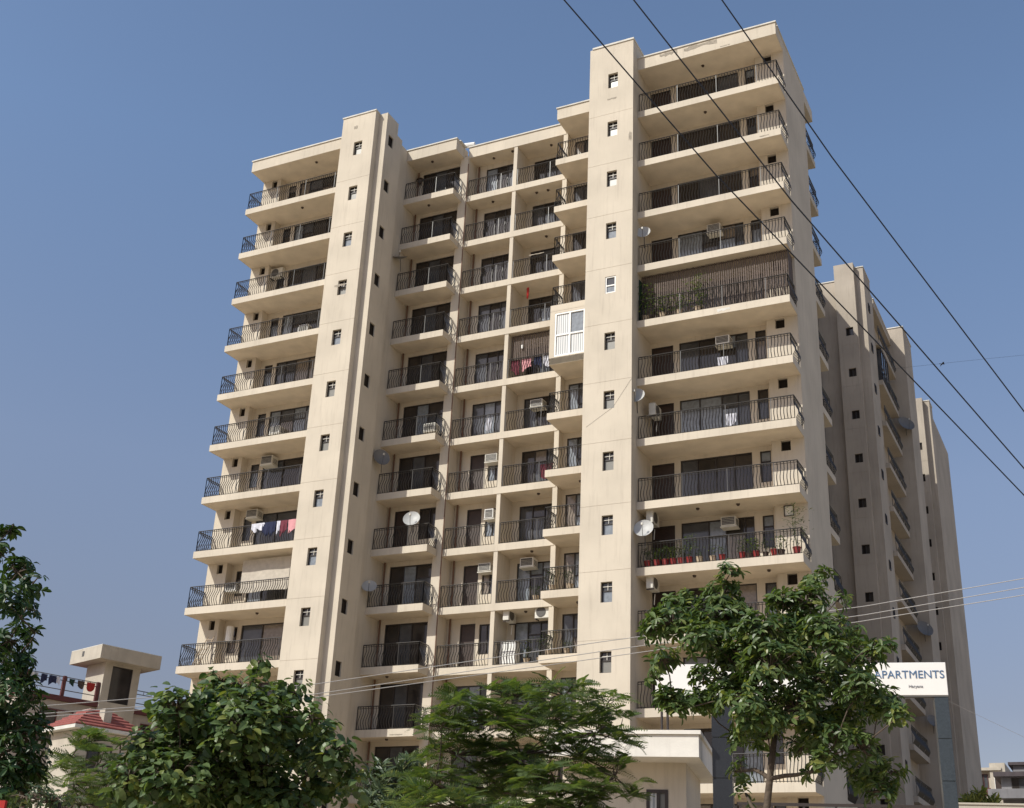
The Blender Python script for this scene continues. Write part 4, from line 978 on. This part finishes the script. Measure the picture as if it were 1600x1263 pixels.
for a, b in ((-3.5,0.6),(3.0,6.4)):
    for zz in (13.35,13.85,14.05): tr.tube([(-0.76,a,zz),(-0.76,b,zz)],0.025,5)
    n = int((b-a)/0.45)
    for i in range(n+1): tr.tube([(-0.76,a+i*(b-a)/n,13.83),(-0.76,a+i*(b-a)/n,14.05)],0.018,4)
tr.build('terrace_railing', M['grille'], hs)
MB().box(-9.4,-0.95,-3.75,-3.5,13.03,13.9).build('parapet', M['house'], hs)
for y, w_ in ((-2.4,1.9),(-0.2,0.7),(3.6,1.4)):
    place_window(hs, -0.798, y, 10.6, w_, 1.7, [w_*0.5], {}, ['glass','glass'], rz=HP, depth=0.02, fm='band')
for y in (-2.4,0.6,3.6):
    place_window(hs, -0.798, y, 7.2, 1.5, 1.6, [0.7], {}, ['glass','glass_mid'], rz=HP, depth=0.02, fm='band')
place_window(hs, -4.4, -3.605, 10.4, 1.6, 1.8, [0.8], {}, ['glass','glass_mid'], depth=0.02, fm='band')
def world_h(x,y,z): 
    q = Matrix.Rotation(HA,3,'Z') @ Vector((x,y,0)); return (-32.34+q.x, 3.11+q.y, z)
for i,(y,mt,w_,h_,lab) in enumerate([(-3.1,'curtain',0.4,0.4,'white cloth drying leftmost on the left house terrace'),(-2.55,'navy',0.35,0.5,'dark blue garment drying on the left house terrace, second from left'),(-2.05,'navy',0.45,0.55,'dark blue garment drying on the left house terrace, third from left'),
      (-1.75,'pale',0.25,0.5,'pale garment drying beside the maroon post of the left house terrace'),(-0.95,'green_shade',0.3,0.4,'dark green garment drying right of the maroon post'),(-0.4,'lamp',0.42,0.45,'brown garment drying left of the red cloth on the terrace'),(0.2,'redc',0.5,0.5,'red cloth drying on the terrace beside the stair tower')]):
    cloth(*world_h(-0.72,y,14.0), w_, h_, mt, lab, 'washing on the left house terrace', HA+HP, i)
# tiled-roof annex in front
a0 = sight(118,1130,55.0); an = thing('house', 'small cream house with red tiled hip roof below the stair tower', 'house', (a0.x,a0.y,0), HA)
zE = a0.z-0.15
w_, d_ = 3.0, 3.3
MB().box(-w_+0.35,-0.35,0.35,d_-0.2,0,zE-0.02).build('wall', M['house'], an)
MB().box(-w_,0,0,d_,zE,zE+0.14).build('eaves', M['coping'], an)
rows = 6
for s in range(4):
    for i in range(rows):
        f0, f1 = i/rows, (i+1)/rows-0.008; ins = 1.15
        def ring(f, lift):
            return [(-w_+ins*f-0.0,0+ins*f),(0-ins*f,0+ins*f),(0-ins*f,d_-ins*f),(-w_+ins*f,d_-ins*f)], zE+0.145+0.85*f+lift
        p0, z0_ = ring(f0, 0.07); p1, z1_ = ring(f1, 0.0); a_, b_ = s, (s+1) % 4
        tm = MB().add([(*p0[a_],z0_),(*p0[b_],z0_),(*p1[b_],z1_+0.02),(*p1[a_],z1_+0.02),(*p0[a_],z0_-0.06),(*p0[b_],z0_-0.06)],[(0,1,2,3),(0,1,5,4)])
        tm.build('tile_row', M['tile'], an)
MB().box(-w_+1.14,-1.14,1.14,d_-1.14,zE+0.1,zE+1.02).build('roof_cap', M['coping'], an)
MB().box(-0.8,-0.35,1.4,1.75,zE+0.2,zE+1.0).build('chimney', M['house'], an)
MB().box(-w_-0.4,-w_+0.36,0.2,2.0,0,zE-1.6).build('bay_wall', M['house'], an)
place_window(an, -0.348, 0.9, zE-1.6, 1.1, 1.1, [0.55], {}, ['glass','glass'], rz=HP, depth=0.02)
# red board at the lower left corner
rb0 = sight(-8,1262,12.0); rbd = thing('notice_board', 'red board at the lower left corner', 'sign', (rb0.x,rb0.y,0), GA)
put('panel', MB().box(-0.5,0.09,0,0.03,rb0.z-0.6,rb0.z+0.06).mesh('panel', M['redc']), rbd); MB().tube([(-0.2,0.05,0),(-0.2,0.05,rb0.z)],0.03,8).build('post', M['steel'], rbd)

# ------------------------------------------------------------------ far right houses
q = sight(1512,1200,150.0); fr = thing('house', 'far pale house with flat roofs and dark openings at the lower right', 'house', (q.x,q.y,0), 0)
zt = q.z
MB().box(-1.5,3.2,0,8,0,zt-0.4).build('wall', M['house'], fr); MB().box(-1.8,3.5,-0.7,8,zt-0.39,zt-0.1).build('roof_slab', M['house'], fr)
MB().box(2.3,3.9,-0.5,6,0,zt+0.4).build('tower_wall', M['house'], fr)
for x in (-1.2,0.0,1.1):
    for zz in (zt-2.6,zt-5.6):
        place_window(fr, x, 0.0, zz, 0.9, 1.9, [0.45], {}, ['glass','glass_mid'], depth=-0.02, fm='band')
place_window(fr, 2.7, -0.5, zt-2.8, 0.8, 2.2, [], {}, ['door'], depth=-0.02, fm='white')
MB().box(-1.7,2.3,-1.1,-0.05,zt-3.4,zt-3.1).build('balcony_slab', M['house'], fr)
MB().box(-1.7,2.3,-1.15,-1.1,zt-3.1,zt-2.3).build('balcony_front', M['band'], fr)
q2 = sight(1563,1212,140.0); f2 = thing('house', 'grey house with dark overhanging roof at the right edge, lower corner', 'house', (q2.x,q2.y,0), 0)
MB().box(0,9,0,8,0,q2.z-0.2).build('wall', M['house_shade'], f2); MB().box(-0.6,9.5,-0.9,8.5,q2.z-0.19,q2.z+0.25).build('roof_slab', M['dark_roof'], f2)
MB().box(1.2,9,1,7,q2.z+0.255,q2.z+1.1).build('upper_wall', M['house_shade'], f2); MB().box(0.8,9.3,0.6,7.4,q2.z+1.105,q2.z+1.4).build('upper_roof', M['dark_roof'], f2)
MB().box(-1.2,9,-1.6,-0.05,q2.z-2.4,q2.z-1.5).build('balcony_front', M['house_shade'], f2); MB().box(-0.9,9,-1.3,-0.06,q2.z-1.49,q2.z-1.46).build('balcony_top', M['coping'], f2)
for x in (1.0,3.4): place_window(f2, x, 0.0, q2.z-1.4, 1.4, 1.1, [0.7], {}, ['glass','glass_mid'], depth=-0.02)
for x in (0.6,3.0): place_window(f2, x, 0.0, q2.z-4.6, 1.6, 1.6, [0.8], {}, ['glass','glass'], depth=-0.02)
q3 = sight(1519,1198,149.0); wt3 = thing('water_tank', 'black water tank on the far house roof right of the apartment row', 'water tank', (q3.x,q3.y+2,zt-0.1))
MB().lathe([(0,0),(0.6,0),(0.62,0.1),(0.6,0.35),(0.62,0.4),(0.6,0.75),(0.62,0.8),(0.58,1.15),(0.25,1.3),(0.22,1.38),(0,1.38)],16).build('tank_body', M['tank'], wt3); MB().lathe([(0.26,1.32),(0.26,1.42),(0,1.44)],12).build('lid', M['tank'], wt3)
q4 = sight(1490,1262,45.0)
bw = MB().box(0,14,0,0.25,0,q4.z+0.10).box(-0.03,14,-0.04,0.29,q4.z+0.103,q4.z+0.16).build('boundary_wall', M['house'], None, loc=(q4.x,q4.y,0), rz=GA); tag(bw, 'sunlit cream boundary wall below the far right houses', 'wall')

# ------------------------------------------------------------------ overhead wires and bird
def cable(label, pts, r, mat, group=None, sag=0.0):
    P = [Vector(p) for p in pts]; out = []
    for i in range(len(P)-1):
        for j in range(10):
            f = j/10; out.append(P[i].lerp(P[i+1], f)-Vector((0,0,sag*math.sin(math.pi*f))))
    out.append(P[-1]); c0 = out[0].copy(); mb = MB().tube([p-c0 for p in out], r, 6)
    return tag(mb.build('overhead_cable', M[mat], None, loc=c0, smooth=True), label, 'cable', group)
def line2(p, q, d0, d1, ext=0.6):
    a, b = sight(*p, d0), sight(*q, d1); return [a-(b-a)*ext, b+(b-a)*ext]
cable('thick black cable crossing the sky at upper right, lowest of the three', [sight(760,-140,9.0), sight(1118,273,10.6), sight(1600,774,14.2), sight(1750,925,16)], 0.0075, 'wire')
cable('thick black cable crossing the sky at upper right, middle of the three', [sight(880,-140,9.0), sight(1237,314,10.6), sight(1600,732,13.4), sight(1750,900,15)], 0.0075, 'wire')
cable('thick black cable crossing the sky at upper right, topmost of the three', [sight(1030,-140,9.0), sight(1300,246,10.6), sight(1600,643,13.0), sight(1750,840,14.6)], 0.0075, 'wire')
gw = 'thin pale power lines across the lower facade'
for i,(a,b,c,e,f) in enumerate([((70,1103),(494,1069),(940,1003),(1354,947),(1600,904)),((70,1115),(491,1085),(940,1018),(1351,961),(1600,918)),((70,1120),(491,1090),(940,1028),(1340,972),(1600,930))]):
    cable(['uppermost','middle','lowest'][i]+' of the thin pale power lines crossing the lower facade', [sight(-150,a[1]+18,23),sight(*a,23),sight(*b,23),sight(*c,23),sight(*e,23),sight(*f,23),sight(1760,f[1]-26,23)], 0.0075, 'wirel', gw)
cable('faint thin wire crossing the sky behind the flying bird', [sight(1380,578,70),sight(1530,562,75),sight(1700,545,80)], 0.006, 'wire')
cable('faint thin wire above the far right houses', [sight(1470,1090,40),sight(1600,1152,42),sight(1700,1200,44)], 0.004, 'wirel')
cable('loose thin wire hanging across the front of the right tower', [(-2.2,-0.012,23.5),(-0.9,-0.012,24.3),(0.0,-0.012,25.6)], 0.004, 'grille')
bp = sight(1473,569,55); bd = thing('bird', 'small dark bird in flight between the cables', 'bird', tuple(bp), 0.5); bd.scale = (0.75,0.75,0.75)
body = MB().tube([(-0.13,0,0),(-0.08,0,0.0),(0,0,0.01),(0.09,0,0.01),(0.13,0,0.0)], [0.008,0.03,0.042,0.03,0.008], 8).build('body', M['bird'], bd, smooth=True)
for s in (-1,1):
    MB().add([(0.06,0.02*s,0.02),(0.03,0.17*s,0.06),(-0.03,0.34*s,-0.02),(-0.06,0.18*s,0.05),(-0.06,0.02*s,0.01)]+[(0.06,0.02*s,0.008),(0.03,0.17*s,0.05),(-0.03,0.34*s,-0.028),(-0.06,0.18*s,0.04),(-0.06,0.02*s,0.0)],
             [(0,1,2,3,4),(9,8,7,6,5),(0,1,6,5),(1,2,7,6),(2,3,8,7),(3,4,9,8)]).build('wing', M['bird'], bd)
MB().add([(-0.11,-0.015,0),(-0.22,-0.05,0),(-0.22,0.05,0),(-0.11,0.015,0),(-0.11,-0.015,0.008),(-0.22,-0.05,0.004),(-0.22,0.05,0.004),(-0.11,0.015,0.008)],[(0,1,2,3),(7,6,5,4),(0,4,5,1),(1,5,6,2),(2,6,7,3)]).build('tail', M['bird'], bd)
